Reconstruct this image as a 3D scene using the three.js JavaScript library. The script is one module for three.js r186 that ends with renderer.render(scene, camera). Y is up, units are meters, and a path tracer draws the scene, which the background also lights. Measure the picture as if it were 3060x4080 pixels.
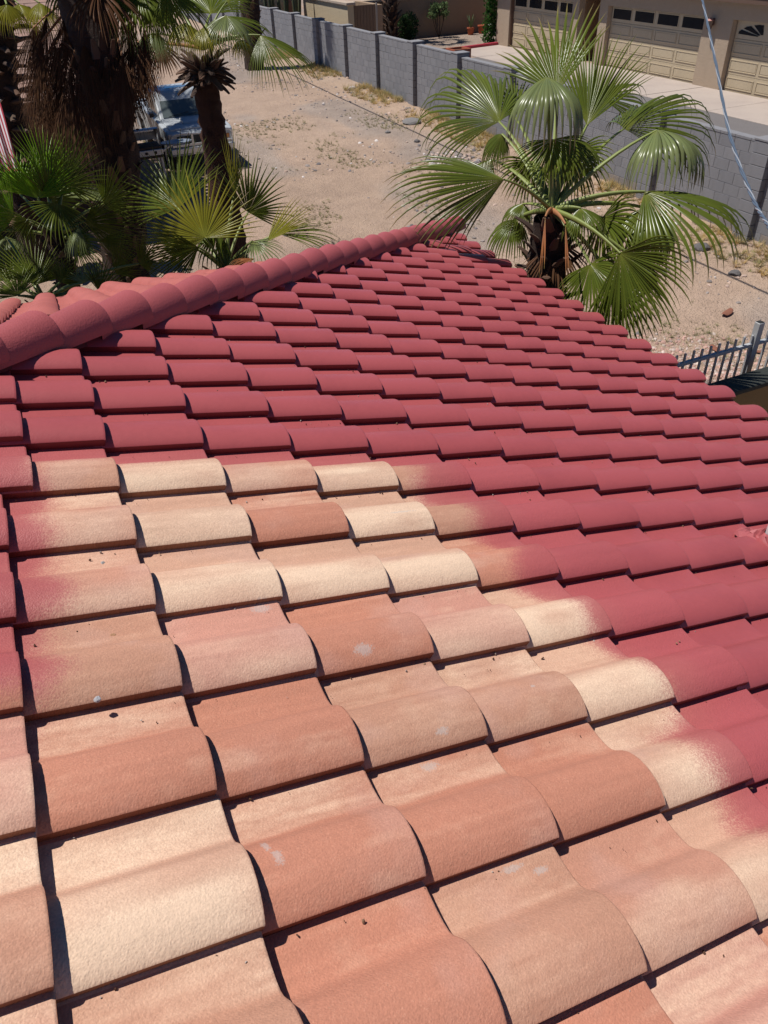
import * as THREE from 'three';
import { mergeGeometries } from 'three/addons/utils/BufferGeometryUtils.js';
import { RoundedBoxGeometry } from 'three/addons/geometries/RoundedBoxGeometry.js';
import { Sky } from 'three/addons/objects/Sky.js';

// ---------------------------------------------------------------- camera, sky, sun, exposure
const scene = new THREE.Scene();
const camera = new THREE.PerspectiveCamera(67.878, 0.75, 0.05, 6000);
camera.position.set(0.3121, 1.3234, 0.6768);
camera.up.set(0.28114, 0.78575, -0.55096);
camera.lookAt(0.3121 + 0.31188, 1.3234 - 0.61775, 0.6768 - 0.72188);
const renderer = new THREE.WebGLRenderer({ antialias: true });
renderer.toneMapping = THREE.LinearToneMapping;
renderer.toneMappingExposure = 0.97;
renderer.shadowMap.enabled = true;
const SUN = new THREE.Vector3(-0.38, 1, -0.22).normalize();
const sky = new Sky();
sky.name = 'sky'; sky.userData.kind = 'structure';
sky.scale.setScalar(4000);
sky.material.uniforms.turbidity.value = 2;
if (sky.material.uniforms.cloudCoverage) sky.material.uniforms.cloudCoverage.value = 0;
sky.material.uniforms.rayleigh.value = 0.6;
sky.material.uniforms.mieCoefficient.value = 0.004;
sky.material.uniforms.sunPosition.value.copy(SUN);
scene.add(sky);
scene.environmentIntensity = 0.1;
const sun = new THREE.DirectionalLight(new THREE.Color(1, 0.955, 0.9), 5);
sun.name = 'sun';
sun.position.copy(SUN).multiplyScalar(60);
sun.castShadow = true;
sun.shadow.mapSize.set(4096, 4096);
Object.assign(sun.shadow.camera, { left: -45, right: 45, top: 45, bottom: -45, near: 1, far: 160 });
scene.add(sun, sun.target);

// ---------------------------------------------------------------- helpers
function mulberry(a) { return () => { a |= 0; a = a + 0x6D2B79F5 | 0; let t = Math.imul(a ^ a >>> 15, 1 | a); t = t + Math.imul(t ^ t >>> 7, 61 | t) ^ t; return ((t ^ t >>> 14) >>> 0) / 4294967296; }; }
const rnd = mulberry(7);
const rr = (a, b) => a + (b - a) * rnd();
const V = (x, y, z) => new THREE.Vector3(x, y, z);
const lin = (r, g, b) => new THREE.Color().setRGB(r, g, b);
const clamp = (x, a = 0, b = 1) => Math.min(b, Math.max(a, x));
const sstep = (a, b, x) => { const t = clamp((x - a) / (b - a)); return t * t * (3 - 2 * t); };
const mix = (a, b, t) => a + (b - a) * t;
const hash = (i, j, s = 0) => { let h = Math.imul(i, 374761393) + Math.imul(j, 668265263) + Math.imul(s, 2147483647 ^ 0x5bd1e995) | 0; h = Math.imul(h ^ h >>> 13, 1274126177); return ((h ^ h >>> 16) >>> 0) / 4294967296; };
function vnoise(x, y, s = 0, per = 0) {
  const xi = Math.floor(x), yi = Math.floor(y), fx = x - xi, fy = y - yi, u = fx * fx * (3 - 2 * fx), v = fy * fy * (3 - 2 * fy);
  const w = per ? (i) => ((i % per) + per) % per : (i) => i;
  const a = hash(w(xi), w(yi), s), b = hash(w(xi + 1), w(yi), s), c = hash(w(xi), w(yi + 1), s), d = hash(w(xi + 1), w(yi + 1), s);
  return a + (b - a) * u + (c - a) * v + (a - b - c + d) * u * v;
}
function fbm(x, y, s = 0, o = 4, per = 0) { let t = 0, a = 0.5, n = 0; for (let i = 0; i < o; i++) { t += a * vnoise(x, y, s + i, per); n += a; a *= 0.5; x *= 2; y *= 2; per *= 2; } return t / n; }
// textures: f(x, y in 0..1) returns linear [r, g, b]
function dataTex(n, m, f, repeat, linearData = false) {
  const d = new Uint8Array(n * m * 4);
  const enc = linearData ? (v) => v : (v) => (v <= 0.0031308 ? 12.92 * v : 1.055 * Math.pow(v, 1 / 2.4) - 0.055);
  for (let j = 0; j < m; j++) for (let i = 0; i < n; i++) {
    const c = f((i + 0.5) / n, (j + 0.5) / m), k = (j * n + i) * 4;
    for (let q = 0; q < 3; q++) d[k + q] = 255 * clamp(enc(clamp(c[q]))) + 0.5;
    d[k + 3] = 255;
  }
  const t = new THREE.DataTexture(d, n, m);
  t.wrapS = t.wrapT = THREE.RepeatWrapping; t.magFilter = THREE.LinearFilter; t.minFilter = THREE.LinearMipmapLinearFilter; t.generateMipmaps = true;
  if (!linearData) t.colorSpace = THREE.SRGBColorSpace;
  if (repeat) t.repeat.set(repeat, repeat);
  t.needsUpdate = true;
  return t;
}
function std(o) { const m = new THREE.MeshStandardMaterial({ side: THREE.DoubleSide, roughness: 0.85, ...o }); return m; }
const names = new Map();
function numbered(name) { const n = names.get(name) ?? 0; names.set(name, n + 1); return n ? name + '_' + String(n).padStart(3, '0') : name; }
function part(name, geo, mat, parent, label) {
  const m = new THREE.Mesh(geo, mat); m.name = name; m.castShadow = m.receiveShadow = true;
  if (label) m.userData.label = label;
  parent.add(m); return m;
}
function thing(name, label, category, at = [0, 0, 0], group) {
  const o = new THREE.Group(); o.name = numbered(name); o.position.set(...at); scene.add(o);
  o.userData = { label, category, ...(group ? { group } : {}) };
  return o;
}
function solo(name, geo, mat, label, category, group) {
  const m = part(numbered(name), geo, mat, scene);
  m.userData = { label, category, ...(group ? { group } : {}) };
  return m;
}
function struct(name, geo, mat) { const m = part(numbered(name), geo, mat, scene); m.userData.kind = 'structure'; return m; }
function stuff(m) { m.userData.kind = 'stuff'; return m; }
// box by its two corners, uv in metres
function boxUV(g) {
  const h = g.index ? g.toNonIndexed() : g; if (!h.attributes.normal) h.computeVertexNormals();
  const p = h.attributes.position, n = h.attributes.normal, uv = new Float32Array(p.count * 2);
  for (let i = 0; i < p.count; i += 3) {
    const ax = Math.abs(n.getX(i) + n.getX(i + 1) + n.getX(i + 2)), ay = Math.abs(n.getY(i) + n.getY(i + 1) + n.getY(i + 2)), az = Math.abs(n.getZ(i) + n.getZ(i + 1) + n.getZ(i + 2));
    for (let k = i; k < i + 3; k++) {
      const x = p.getX(k), y = p.getY(k), z = p.getZ(k);
      if (ax >= ay && ax >= az) { uv[k * 2] = z; uv[k * 2 + 1] = y; } else if (ay >= az) { uv[k * 2] = x; uv[k * 2 + 1] = z; } else { uv[k * 2] = x; uv[k * 2 + 1] = y; }
    }
  }
  h.setAttribute('uv', new THREE.BufferAttribute(uv, 2));
  return h;
}
function box(a, b, r = 0) {
  const s = [0, 1, 2].map((i) => Math.abs(b[i] - a[i]));
  const g = r ? new RoundedBoxGeometry(s[0], s[1], s[2], 1, r) : new THREE.BoxGeometry(...s);
  g.translate((a[0] + b[0]) / 2, (a[1] + b[1]) / 2, (a[2] + b[2]) / 2);
  return boxUV(g);
}
function merge(list) { return mergeGeometries(list.map((g) => { const h = g.index ? g.toNonIndexed() : g; for (const k of Object.keys(h.attributes)) if (!['position', 'normal', 'uv', 'color'].includes(k)) h.deleteAttribute(k); return h; })); }
function tube(pts, r, n = 6, seg) {
  const c = new THREE.CatmullRomCurve3(pts.map((p) => p.isVector3 ? p : V(...p)));
  return new THREE.TubeGeometry(c, seg ?? Math.max(4, pts.length * 4), r, n, false);
}
function bar(a, b, w, d = w) { // straight square bar
  const A = V(...a), B = V(...b), g = new THREE.BoxGeometry(w, A.distanceTo(B), d);
  g.applyQuaternion(new THREE.Quaternion().setFromUnitVectors(V(0, 1, 0), B.clone().sub(A).normalize()));
  g.translate((a[0] + b[0]) / 2, (a[1] + b[1]) / 2, (a[2] + b[2]) / 2);
  return boxUV(g);
}
const gridGeo = (nu, nv, P, UV, flip) => {   // P(i, j) -> Vector3; indexed sheet
  const pos = [], uv = [], ix = [];
  for (let j = 0; j <= nv; j++) for (let i = 0; i <= nu; i++) { const p = P(i, j), t = UV ? UV(i, j) : [i / nu, j / nv]; pos.push(p.x, p.y, p.z); uv.push(t[0], t[1]); }
  for (let j = 0; j < nv; j++) for (let i = 0; i < nu; i++) { const a = j * (nu + 1) + i, b = a + 1, c = a + nu + 1, d = c + 1; flip ? ix.push(a, c, b, b, c, d) : ix.push(a, b, c, b, d, c); }
  const g = new THREE.BufferGeometry();
  g.setAttribute('position', new THREE.Float32BufferAttribute(pos, 3)); g.setAttribute('uv', new THREE.Float32BufferAttribute(uv, 2)); g.setIndex(ix); g.computeVertexNormals();
  return g;
};

// ---------------------------------------------------------------- materials shared by the large structure
const grain = dataTex(512, 512, (x, y) => { const n = fbm(x * 96, y * 96, 3, 3, 96), m = fbm(x * 7, y * 7, 9, 3, 7); const v = 0.86 + 0.16 * n + 0.08 * (m - 0.5); return [v, v, v]; });
const grainBump = dataTex(512, 512, (x, y) => { const v = fbm(x * 110, y * 110, 21, 3, 110) * 0.7 + 0.3 * fbm(x * 20, y * 20, 5, 2, 20); return [v, v, v]; }, 0, true);
const texRep = (t, rx, ry = rx) => { const c = t.clone(); c.repeat.set(rx, ry); c.needsUpdate = true; return c; };
const stuccoM = (c, s = 1) => std({ color: lin(...c), map: texRep(grain, 0.9), bumpMap: texRep(grainBump, 1.1 * s), bumpScale: 0.012, roughness: 0.95 });

// ground height: the alley falls gently towards the camera; level beyond the wall
function groundY(x, z) {
  const alley = -3.8 - 0.0165 * clamp(z + 31, -8, 27);
  const t = sstep(13.3, 13.6, x);
  return mix(alley, -3.88, t) + (x < 13.3 ? 0.05 * (fbm(x * 0.5 + 40, z * 0.5 + 90, 11, 3) - 0.5) + 0.08 * sstep(12.3, 13.3, x) * fbm(x, z, 2, 2) : 0);
}

// ---------------------------------------------------------------- the house under the tile roof
const AL = Math.atan(4 / 12), CA = Math.cos(AL), SA = Math.sin(AL), TW = 0.305, TE = 0.35306, K = -2.47, LIFT = 0.0865, VE = 13.87;
const XE = VE * TE * CA, YE = -VE * TE * SA, ZE = K - XE;        // eave corner: x, y, z
const house = thing('tiled_house', 'house whose hipped red clay tile roof, half painted, fills the foreground', 'house');
const painted = lin(0.40, 0.086, 0.09);

// colour of the slope in the frame: bare weathered tiles, sprayed red all round
const TONES = { C: [[0.60, 0.345, 0.235], 0.8], O: [[0.55, 0.232, 0.148], 0.08], T: [[0.54, 0.275, 0.18], 0.14], P: [[0.59, 0.285, 0.21], 0.4], Y: [[0.57, 0.275, 0.185], 0.3] };
const TONE_AT = { '5,1': 'T', '5,2': 'C', '5,3': 'Y', '5,4': 'C', '5,5': 'T', '4,1': 'Y', '4,2': 'C', '4,3': 'O', '4,4': 'C', '4,5': 'T', '3,1': 'Y', '3,2': 'C', '3,3': 'C', '3,4': 'C', '3,5': 'O', '2,1': 'T', '2,2': 'P', '2,3': 'O', '2,4': 'P', '2,5': 'C', '1,0': 'P', '1,1': 'O', '1,2': 'O', '1,3': 'T', '1,4': 'T', '1,5': 'C', '0,0': 'T', '0,1': 'C', '0,2': 'O', '0,3': 'O', '0,4': 'O', '0,5': 'C', '-1,1': 'T', '-1,2': 'O', '-1,3': 'T', '-1,4': 'Y', '-1,5': 'C', '-2,3': 'O', '-2,4': 'P', '-2,5': 'O' };
const BARE = [[1.65, 0.14], [1.66, 0.36], [1.69, 0.74], [1.68, 1.1], [1.67, 1.45], [1.62, 1.55], [1.46, 1.48], [1.32, 1.65], [1.18, 1.59], [1.04, 1.65], [0.93, 1.57], [0.69, 1.68], [0.53, 1.67], [0.37, 1.78], [0.28, 1.73], [0.21, 1.59], [0.12, 1.65], [0.03, 1.62], [-0.09, 1.59], [-0.15, 1.64], [-0.33, 1.9], [-1.4, 2.2], [-1.4, -1.4], [0.6, -1.4], [0.64, 0.01], [0.53, 0.01], [0.55, 0.04], [0.66, 0.05], [0.72, 0.08], [0.78, 0.05], [0.86, 0.11], [1.01, 0.11], [1.09, 0.09], [1.24, 0.13], [1.36, 0.12], [1.54, 0.12]];
function bareDist(u, v) { // signed distance to the bare patch, positive inside
  let d = 1e9, inside = false;
  for (let i = 0, j = BARE.length - 1; i < BARE.length; j = i++) {
    const [ax, ay] = BARE[j], [bx, by] = BARE[i];
    if ((ay > v) !== (by > v) && u < (bx - ax) * (v - ay) / (by - ay) + ax) inside = !inside;
    const ex = bx - ax, ey = by - ay, t = clamp(((u - ax) * ex + (v - ay) * ey) / (ex * ex + ey * ey)), px = u - ax - t * ex, py = v - ay - t * ey;
    d = Math.min(d, px * px + py * py);
  }
  return (inside ? 1 : -1) * Math.sqrt(d);
}
const U0 = -1.3, V0 = -1.0, US = 3.2, VS = 3.2;
const DROPS = [[0.28, 0.88, 0.014, 0.028], [0.335, 0.93, 0.011, 0.019], [-0.02, 0.93, 0.01, 0.03], [-0.045, 0.99, 0.01, 0.022], [1.3, 1.3, 0.006, 0.07], [0.12, 0.42, 0.02, 0.012], [0.155, 0.41, 0.022, 0.008], [0.65, 0.85, 0.02, 0.03], [0.9, 0.64, 0.02, 0.03], [0.42, 1.28, 0.006, 0.01], [1.44, 0.72, 0.01, 0.012]];
const NT = 2048, slopeRough = new Uint8Array(NT * NT * 4);
const distLow = []; for (let j = 0; j <= 128; j++) for (let i = 0; i <= 128; i++) distLow.push(bareDist(U0 + US * i / 128, V0 + VS * j / 128));
function lowDist(x, y) { const fx = clamp(x, 0, 0.9999) * 128, fy = clamp(y, 0, 0.9999) * 128, i = fx | 0, j = fy | 0, a = fx - i, b = fy - j, k = j * 129 + i; return mix(mix(distLow[k], distLow[k + 1], a), mix(distLow[k + 129], distLow[k + 130], a), b); }
const slopeTex = dataTex(NT, NT, (x, y) => {
  const u = U0 + US * x, v = V0 + VS * y;
  const c = Math.floor(u / TW + 0.012), j = Math.ceil((v - (c >= 5 && v < 0.2 ? 0.088 : 0)) / TE - 0.01), fu = u / TW - c, fv = v / TE - (j - 1);
  const [base, flash] = TONES[TONE_AT[c + ',' + j] ?? 'OTPYO'[Math.floor(hash(c, j, 5) * 5)]];
  const n1 = vnoise(u * 14, v * 2.2, 1), n2 = 0.65 * vnoise(u * 60, v * 5, 2) + 0.35 * vnoise(u * 130, v * 40, 6), n3 = vnoise(u * 400, v * 400, 3), n4 = vnoise(u * 620, v * 620, 4), n5 = vnoise(u * 3, v * 2.5, 8);
  // cream slurry lies in bands along the tile: on the lower hump and in the pan
  const panOn = hash(c, j, 9), hump = flash * (sstep(0.62, 0.22, fu + 0.25 * (n1 - 0.5)) * 0.9 + 0.1), pan = (0.08 + 0.8 * panOn * panOn) * sstep(0.6, 0.7, fu + 0.04 * (n1 - 0.5)) * (0.55 + 0.45 * n2);
  let fl = clamp(Math.max(hump, pan * 0.85) * (0.45 + 1.05 * vnoise(v * 7 + 31 * hash(c, j, 4), u * 16, 12)) + 0.14 * (n2 - 0.5) + 0.12 * sstep(0.55, 0.85, fbm(u * 11, v * 8, 15, 3)));
  const bloom = 0.2 * sstep(0.52, 0.8, fbm(u * 6 + 9 * hash(c, j, 7), v * 6, 19, 4));
  const speck = clamp((fl * 1.25 - 0.12) * (0.74 + 0.24 * n3 + 0.26 * n4));
  const cream = [0.76, 0.545, 0.385];
  const shade = 0.90 + 0.14 * n2 + 0.16 * (n3 - 0.5) + 0.16 * (n4 - 0.5);
  let col = [0, 1, 2].map((q) => mix(mix(base[q] * (0.94 + 0.16 * (n5 - 0.5)), [0.60, 0.40, 0.34][q], bloom), cream[q], speck) * shade);
  if (n4 > 0.8) col = col.map((a, q) => mix(a, [0.85, 0.66, 0.47][q], 0.16 * (n4 - 0.8) / 0.2 * (0.3 + n3)));
  if (n4 > 0.955 && n3 > 0.6) col = col.map((a) => a * 0.62);
  for (const [du, dv, ru, rv] of DROPS) { const e = Math.hypot((u - du) / ru, (v - dv) / rv) + 0.8 * (n3 - 0.5) + 0.5 * (n2 - 0.5); if (e < 1) { const w = sstep(1, 0.55, e) * 0.45; col = [0, 1, 2].map((q) => mix(col[q], [0.5, 0.47, 0.44][q], w)); } }
  const sd = lowDist(x, y) + 0.07 * (fbm(u * 9, v * 9, 31, 4) - 0.5) + 0.018 * Math.sin(u * 23 + 3 * n5);
  const cover = sstep(0.05, -0.065, sd + 0.045 * (n3 - 0.5) + 0.035 * (n4 - 0.5));
  const pn = 0.90 + 0.10 * n2 + 0.10 * n5 + 0.08 * (n3 - 0.5);
  const k = 4 * (Math.min(NT - 1, (y * NT) | 0) * NT + Math.min(NT - 1, (x * NT) | 0)); slopeRough[k + 1] = 255 * mix(0.92, 0.56, cover); slopeRough[k + 3] = 255;
  const ghost = 0.14 * cover * sstep(-0.25, 0.0, sd);
  return [0, 1, 2].map((q) => mix(col[q], [painted.r, painted.g, painted.b][q] * pn * (1 - ghost) + ghost * col[q], cover));
});
const fit = (t) => { t.wrapS = t.wrapT = THREE.ClampToEdgeWrapping; t.repeat.set(1 / US, 1 / VS); t.offset.set(-U0 / US, -V0 / VS); t.needsUpdate = true; return t; };
fit(slopeTex);
const roughTex = new THREE.DataTexture(slopeRough, NT, NT); roughTex.magFilter = THREE.LinearFilter; fit(roughTex);
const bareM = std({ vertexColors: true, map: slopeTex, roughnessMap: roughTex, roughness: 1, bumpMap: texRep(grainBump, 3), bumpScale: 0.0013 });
const paintTex = dataTex(1024, 1024, (x, y) => { const a = fbm(x * 9, y * 9, 41, 3, 9), b = fbm(x * 140, y * 140, 44, 2, 140); const v = 0.86 + 0.22 * a + 0.07 * (b - 0.5); return [v, v * (0.985 + 0.03 * a), v]; });
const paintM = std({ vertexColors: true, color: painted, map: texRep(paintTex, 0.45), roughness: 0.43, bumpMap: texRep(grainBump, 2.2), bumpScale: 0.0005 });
const paintRoughM = std({ color: painted.clone().multiplyScalar(0.93), map: texRep(paintTex, 0.8), roughness: 0.6, bumpMap: texRep(grainBump, 1.7), bumpScale: 0.0015 });
const endM = std({ vertexColors: true, color: lin(0.43, 0.115, 0.095), map: texRep(paintTex, 0.45), roughness: 0.7, bumpMap: texRep(grainBump, 2.2), bumpScale: 0.0015 });

// cross-section of a clay tile: [across, height]; the hump's free edge is at 0, the pan runs on under the next tile
const PROF = [[0.0, 0.041], [0.002, 0.0445], [0.012, 0.0535], [0.028, 0.063], [0.048, 0.0705], [0.072, 0.0755], [0.096, 0.0765], [0.118, 0.0745], [0.138, 0.0685], [0.155, 0.061], [0.169, 0.0495], [0.18, 0.0365], [0.189, 0.0265], [0.202, 0.0185], [0.222, 0.0142], [0.25, 0.0125], [0.285, 0.0135], [0.315, 0.0165]];
const FACES = { main: { o: [0, 0, 0], eu: [0, 0, -1], ev: [CA, -SA, 0], en: [SA, CA, 0] }, end: { o: [0, 0, K], eu: [-1, 0, 0], ev: [0, -SA, -CA], en: [0, CA, -SA] } };
function tileGeo(face, c, j, shift = 0, near = false, loose = 1) {
  const F = FACES[face], s0 = face === 'main' ? 0 : 77, h = (k) => hash(c + 50, j + 50, k + s0) - 0.5;
  const du = h(1) * 0.006 * loose, dv = h(2) * 0.018 * loose + shift, rot = h(3) * 0.02 * loose, lift = h(4) * 0.006 * loose, lean = h(5) * 0.02 * loose;
  const vEnd = j * TE + dv, L = 0.435, STEP = 0.042;
  const P = (pu, f, drop = 0) => { // f: 0 at the head .. 1 at the butt
    const v = vEnd - L * (1 - f) + rot * (pu[0] - 0.15), u = c * TW + pu[0] + du + rot * (f - 0.5) * 0.3, sag = face === 'end' ? mix(0.0, 0.085, sstep(2.6, 0.4, -u)) : 0, hh = sag + pu[1] + h(6) * 0.004 + STEP * f + lift * f + lean * (pu[0] - 0.15) - LIFT - drop;
    return [F.o[0] + F.eu[0] * u + F.ev[0] * v + F.en[0] * hh, F.o[1] + F.eu[1] * u + F.ev[1] * v + F.en[1] * hh, F.o[2] + F.eu[2] * u + F.ev[2] * v + F.en[2] * hh, u, v];
  };
  const rows = near ? [0.1, 0.4, 0.7, 0.985, 1] : [0.1, 0.98, 1], n = PROF.length;
  const pos = [], uv = [], ix = [], col = []; let clayShade = [1, 1, 1];   // only the top wears slurry or paint; edge tint is clay body plus painted shade
  const put = (p) => { pos.push(p[0], p[1], p[2]); uv.push(p[3], p[4]); col.push(...clayShade); return pos.length / 3 - 1; };
  const chip = (i, f) => (near && f === 1 ? 0.0022 * Math.max(0, vnoise(i * 0.9 + c * 7, j * 3.1, 61) - 0.45) : 0);
  const sheet = (list, drop) => list.map((f) => PROF.map((p, i) => put(P(p, f, (f === 1 ? 0.0035 : 0) + drop + chip(i, f)))));
  const quads = (A) => { for (let r = 0; r + 1 < A.length; r++) for (let i = 0; i + 1 < n; i++) ix.push(A[r][i], A[r + 1][i], A[r][i + 1], A[r][i + 1], A[r + 1][i], A[r + 1][i + 1]); };
  quads(sheet(rows, 0));
  clayShade = face === 'main' ? (near ? [0.36, 0.25, 0.2] : [0.4, 0.34, 0.34]) : [0.5, 0.42, 0.42];
  // the free edge of the hump: a flat face down to the pan of the neighbour
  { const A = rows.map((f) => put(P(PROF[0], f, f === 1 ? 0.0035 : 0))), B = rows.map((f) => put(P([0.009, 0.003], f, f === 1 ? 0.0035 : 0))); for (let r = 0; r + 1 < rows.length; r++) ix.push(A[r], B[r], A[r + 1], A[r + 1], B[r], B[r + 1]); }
  // butt face: its own vertices so that the edge stays crisp
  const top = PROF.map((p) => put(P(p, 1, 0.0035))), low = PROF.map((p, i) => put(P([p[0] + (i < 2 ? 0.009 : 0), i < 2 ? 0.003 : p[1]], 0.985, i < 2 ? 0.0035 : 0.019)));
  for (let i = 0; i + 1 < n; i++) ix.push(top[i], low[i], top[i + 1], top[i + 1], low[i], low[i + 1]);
  const g = new THREE.BufferGeometry();
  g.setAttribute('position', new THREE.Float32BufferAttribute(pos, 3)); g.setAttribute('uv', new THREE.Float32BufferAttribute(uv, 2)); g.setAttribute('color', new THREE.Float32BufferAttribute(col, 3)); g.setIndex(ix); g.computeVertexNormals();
  return g;
}
// keep only what lies on one side of the hip line x + z = k
function cutAtHip(g, k, keepAbove) {
  const s = g.toNonIndexed(), A = ['position', 'normal', 'uv', 'color'].map((n) => s.attributes[n]), out = [[], [], [], []], sg = keepAbove ? 1 : -1;
  const vert = (i) => { const v = A.map((a) => Array.from({ length: a.itemSize }, (_, q) => a.array[i * a.itemSize + q])); v.d = sg * (v[0][0] + v[0][2] - k); return v; };
  for (let i = 0; i < A[0].count; i += 3) {
    const t = [vert(i), vert(i + 1), vert(i + 2)], r = [];
    for (let q = 0; q < 3; q++) {
      const a = t[q], b = t[(q + 1) % 3];
      if (a.d >= 0) r.push(a);
      if ((a.d >= 0) !== (b.d >= 0)) { const w = a.d / (a.d - b.d); r.push(a.map((arr, m) => arr.map((x, e) => x + (b[m][e] - x) * w))); }
    }
    for (let q = 1; q + 1 < r.length; q++) for (const p of [r[0], r[q], r[q + 1]]) p.forEach((arr, m) => out[m].push(...arr));
  }
  if (!out[0].length) return null;
  const o = new THREE.BufferGeometry();
  out.forEach((a, m) => o.setAttribute(['position', 'normal', 'uv', 'color'][m], new THREE.Float32BufferAttribute(a, [3, 3, 2, 3][m])));
  return o;
}
camera.updateMatrixWorld(true); camera.aspect = 0.75; camera.updateProjectionMatrix();
function inView(p, m = 1.04) { const q = p.clone().project(camera); return q.z < 1 && Math.abs(q.x) < m && Math.abs(q.y) < m; }

const deckM = std({ color: lin(0.10, 0.03, 0.028), roughness: 0.95 });
const RZ = 6, RIDGE = -3.4;           // roof ends behind the camera; the ridge lies left of the frame
{ // felt deck under the tiles: main slope, end slope, back slope
  const y = (x) => -x * SA / CA - 0.09, zc = K - RIDGE;
  const tri = [], T = (...p) => tri.push(...p.flat());
  const A = [RIDGE, y(RIDGE), zc], B = [XE, y(XE), ZE], Cc = [XE, y(XE), RZ], Dd = [RIDGE, y(RIDGE), RZ], X2 = 2 * RIDGE - XE, E = [X2, y(XE), ZE], G = [X2, y(XE), RZ];
  T(A, Cc, B); T(A, Dd, Cc); T(A, B, E); T(A, E, G); T(A, G, Dd);
  const g = new THREE.BufferGeometry(); g.setAttribute('position', new THREE.Float32BufferAttribute(tri, 3)); g.computeVertexNormals(); boxUV(g);
  var roof = part('roof', boxUV(g), deckM, house);
}
{
  const loose = [];
  for (let c = -5; c <= 22; c++) for (let j = -3; j <= 14; j++) {
    const je = j === 14 ? VE : j, u = (c + 0.5) * TW, v = (je - 0.5) * TE, x = v * CA, z = -u;
    if (x + z < K - 0.25) continue;
    const near = u > -1.4 && u < 1.9 && v > -1.1 && v < 2.0, shift = j === 0 && c >= 5 ? 0.088 : 0;
    let g = tileGeo('main', c, je, shift, near);
    if (x + z < K + 0.45) { g = cutAtHip(g, K + 0.05, true); if (!g) continue; }
    const seen = inView(V(x, -v * SA, z), 1.12);
    if (seen) part('roof_tile', g, near ? bareM : paintM, roof); else (loose[near ? 1 : 0] ??= []).push(g);
  }
  loose.forEach((l, i) => l?.length && stuff(part('roof_tiles', merge(l), i ? bareM : paintM, roof)));
  const far = [];
  for (let c = -16; c <= 10; c++) for (let j = 1; j <= 14; j++) {
    const je = j === 14 ? VE : j, x = -(c + 0.5) * TW, v = (je - 0.5) * TE, z = K - v * CA;
    if (x + z > K + 0.25 || x < RIDGE - 1) continue;
    let g = tileGeo('end', c, je, 0, false);
    if (x + z > K - 0.45) { g = cutAtHip(g, K - 0.05, false); if (!g) continue; }
    if (x + z > K - 0.55) part('roof_tile', g, endM, roof); else far.push(g);
  }
  stuff(part('roof_tiles', merge(far), endM, roof));
}
{ // hip cap: a line of half-round tiles, each upper one lapping the next lower one
  const dir = V(1, -SA / CA, -1).normalize(), side = V(1, 0, 1).normalize(), up = V().crossVectors(side, dir).normalize(); if (up.y < 0) up.negate();
  const total = (XE - RIDGE) / dir.x, start = V(RIDGE, -RIDGE * SA / CA, K - RIDGE), ex = 0.305, n = Math.ceil(total / ex) + 0;
  for (let i = 0; i < n; i++) {
    const s0 = i * ex + rr(-0.006, 0.006), L = 0.36, dl = rr(-0.004, 0.004), ds = rr(-0.007, 0.007), tw = rr(-0.02, 0.02);
    const P = (a, f, off = 0) => { const r = mix(0.099, 0.121, f) + off, ang = mix(-0.06, Math.PI + 0.06, a) + tw, lift = -0.006 + 0.036 * f + dl; const q = start.clone().addScaledVector(dir, s0 + L * f).addScaledVector(side, Math.cos(ang) * r + ds).addScaledVector(up, Math.sin(ang) * r * 1.02 + lift - 0.02); return q; };
    const ff = [0, 0.25, 0.5, 0.75, 0.97, 1], A = 18;
    const outer = gridGeo(A, 5, (a, k) => P(a / A, ff[k], k === 5 ? -0.004 : 0), (a, k) => [a / A * 0.38 + i * 0.41, ff[k] * L + i * 0.77]);
    const lip = gridGeo(A, 1, (a, k) => P(a / A, k ? 0.985 : 1, k ? -0.017 : -0.004), (a, k) => [a / A * 0.38, k * 0.02]);
    const edge = gridGeo(5, 1, (a, k) => P(0, a / 5, k ? -0.016 : 0)), edge2 = gridGeo(5, 1, (a, k) => P(1, a / 5, k ? -0.016 : 0));
    part('hip_tile', merge([outer, lip, edge, edge2]), paintRoughM, roof);
  }
  const core = []; // mortar bed under the cap, coloured dark to stand for the gap shade
  const cb = gridGeo(2, 40, (a, k) => start.clone().addScaledVector(dir, total * k / 40).addScaledVector(side, (a - 1) * 0.075).addScaledVector(up, 0.045 - 0.1 * Math.abs(a - 1) + 0.012 * hash(a, k, 3)));
  core.push(cb); part('mortar_bed', merge(core), std({ color: lin(0.16, 0.04, 0.04), roughness: 0.95 }), roof);
}
{ // fascia and walls below the eaves
  const fas = std({ color: lin(0.16, 0.06, 0.045), roughness: 0.7 }), X2 = 2 * RIDGE - XE;
  part('fascia', merge([box([XE - 0.05, YE - 0.3, ZE + 0.02], [XE - 0.02, YE - 0.1, RZ]), box([X2 + 0.02, YE - 0.3, ZE + 0.02], [XE - 0.05, YE - 0.1, ZE + 0.05])]), fas, house);
  part('soffit', box([X2 + 0.05, YE - 0.16, ZE + 0.06], [XE - 0.06, YE - 0.13, RZ]), fas, house);
  part('wall', merge([box([XE - 0.75, -4.6, ZE + 0.65], [XE - 0.55, YE - 0.165, RZ]), box([X2 + 0.55, -4.6, ZE + 0.55], [XE - 0.55, YE - 0.165, ZE + 0.645])]), stuccoM([0.42, 0.33, 0.24]), house);
}

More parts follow.
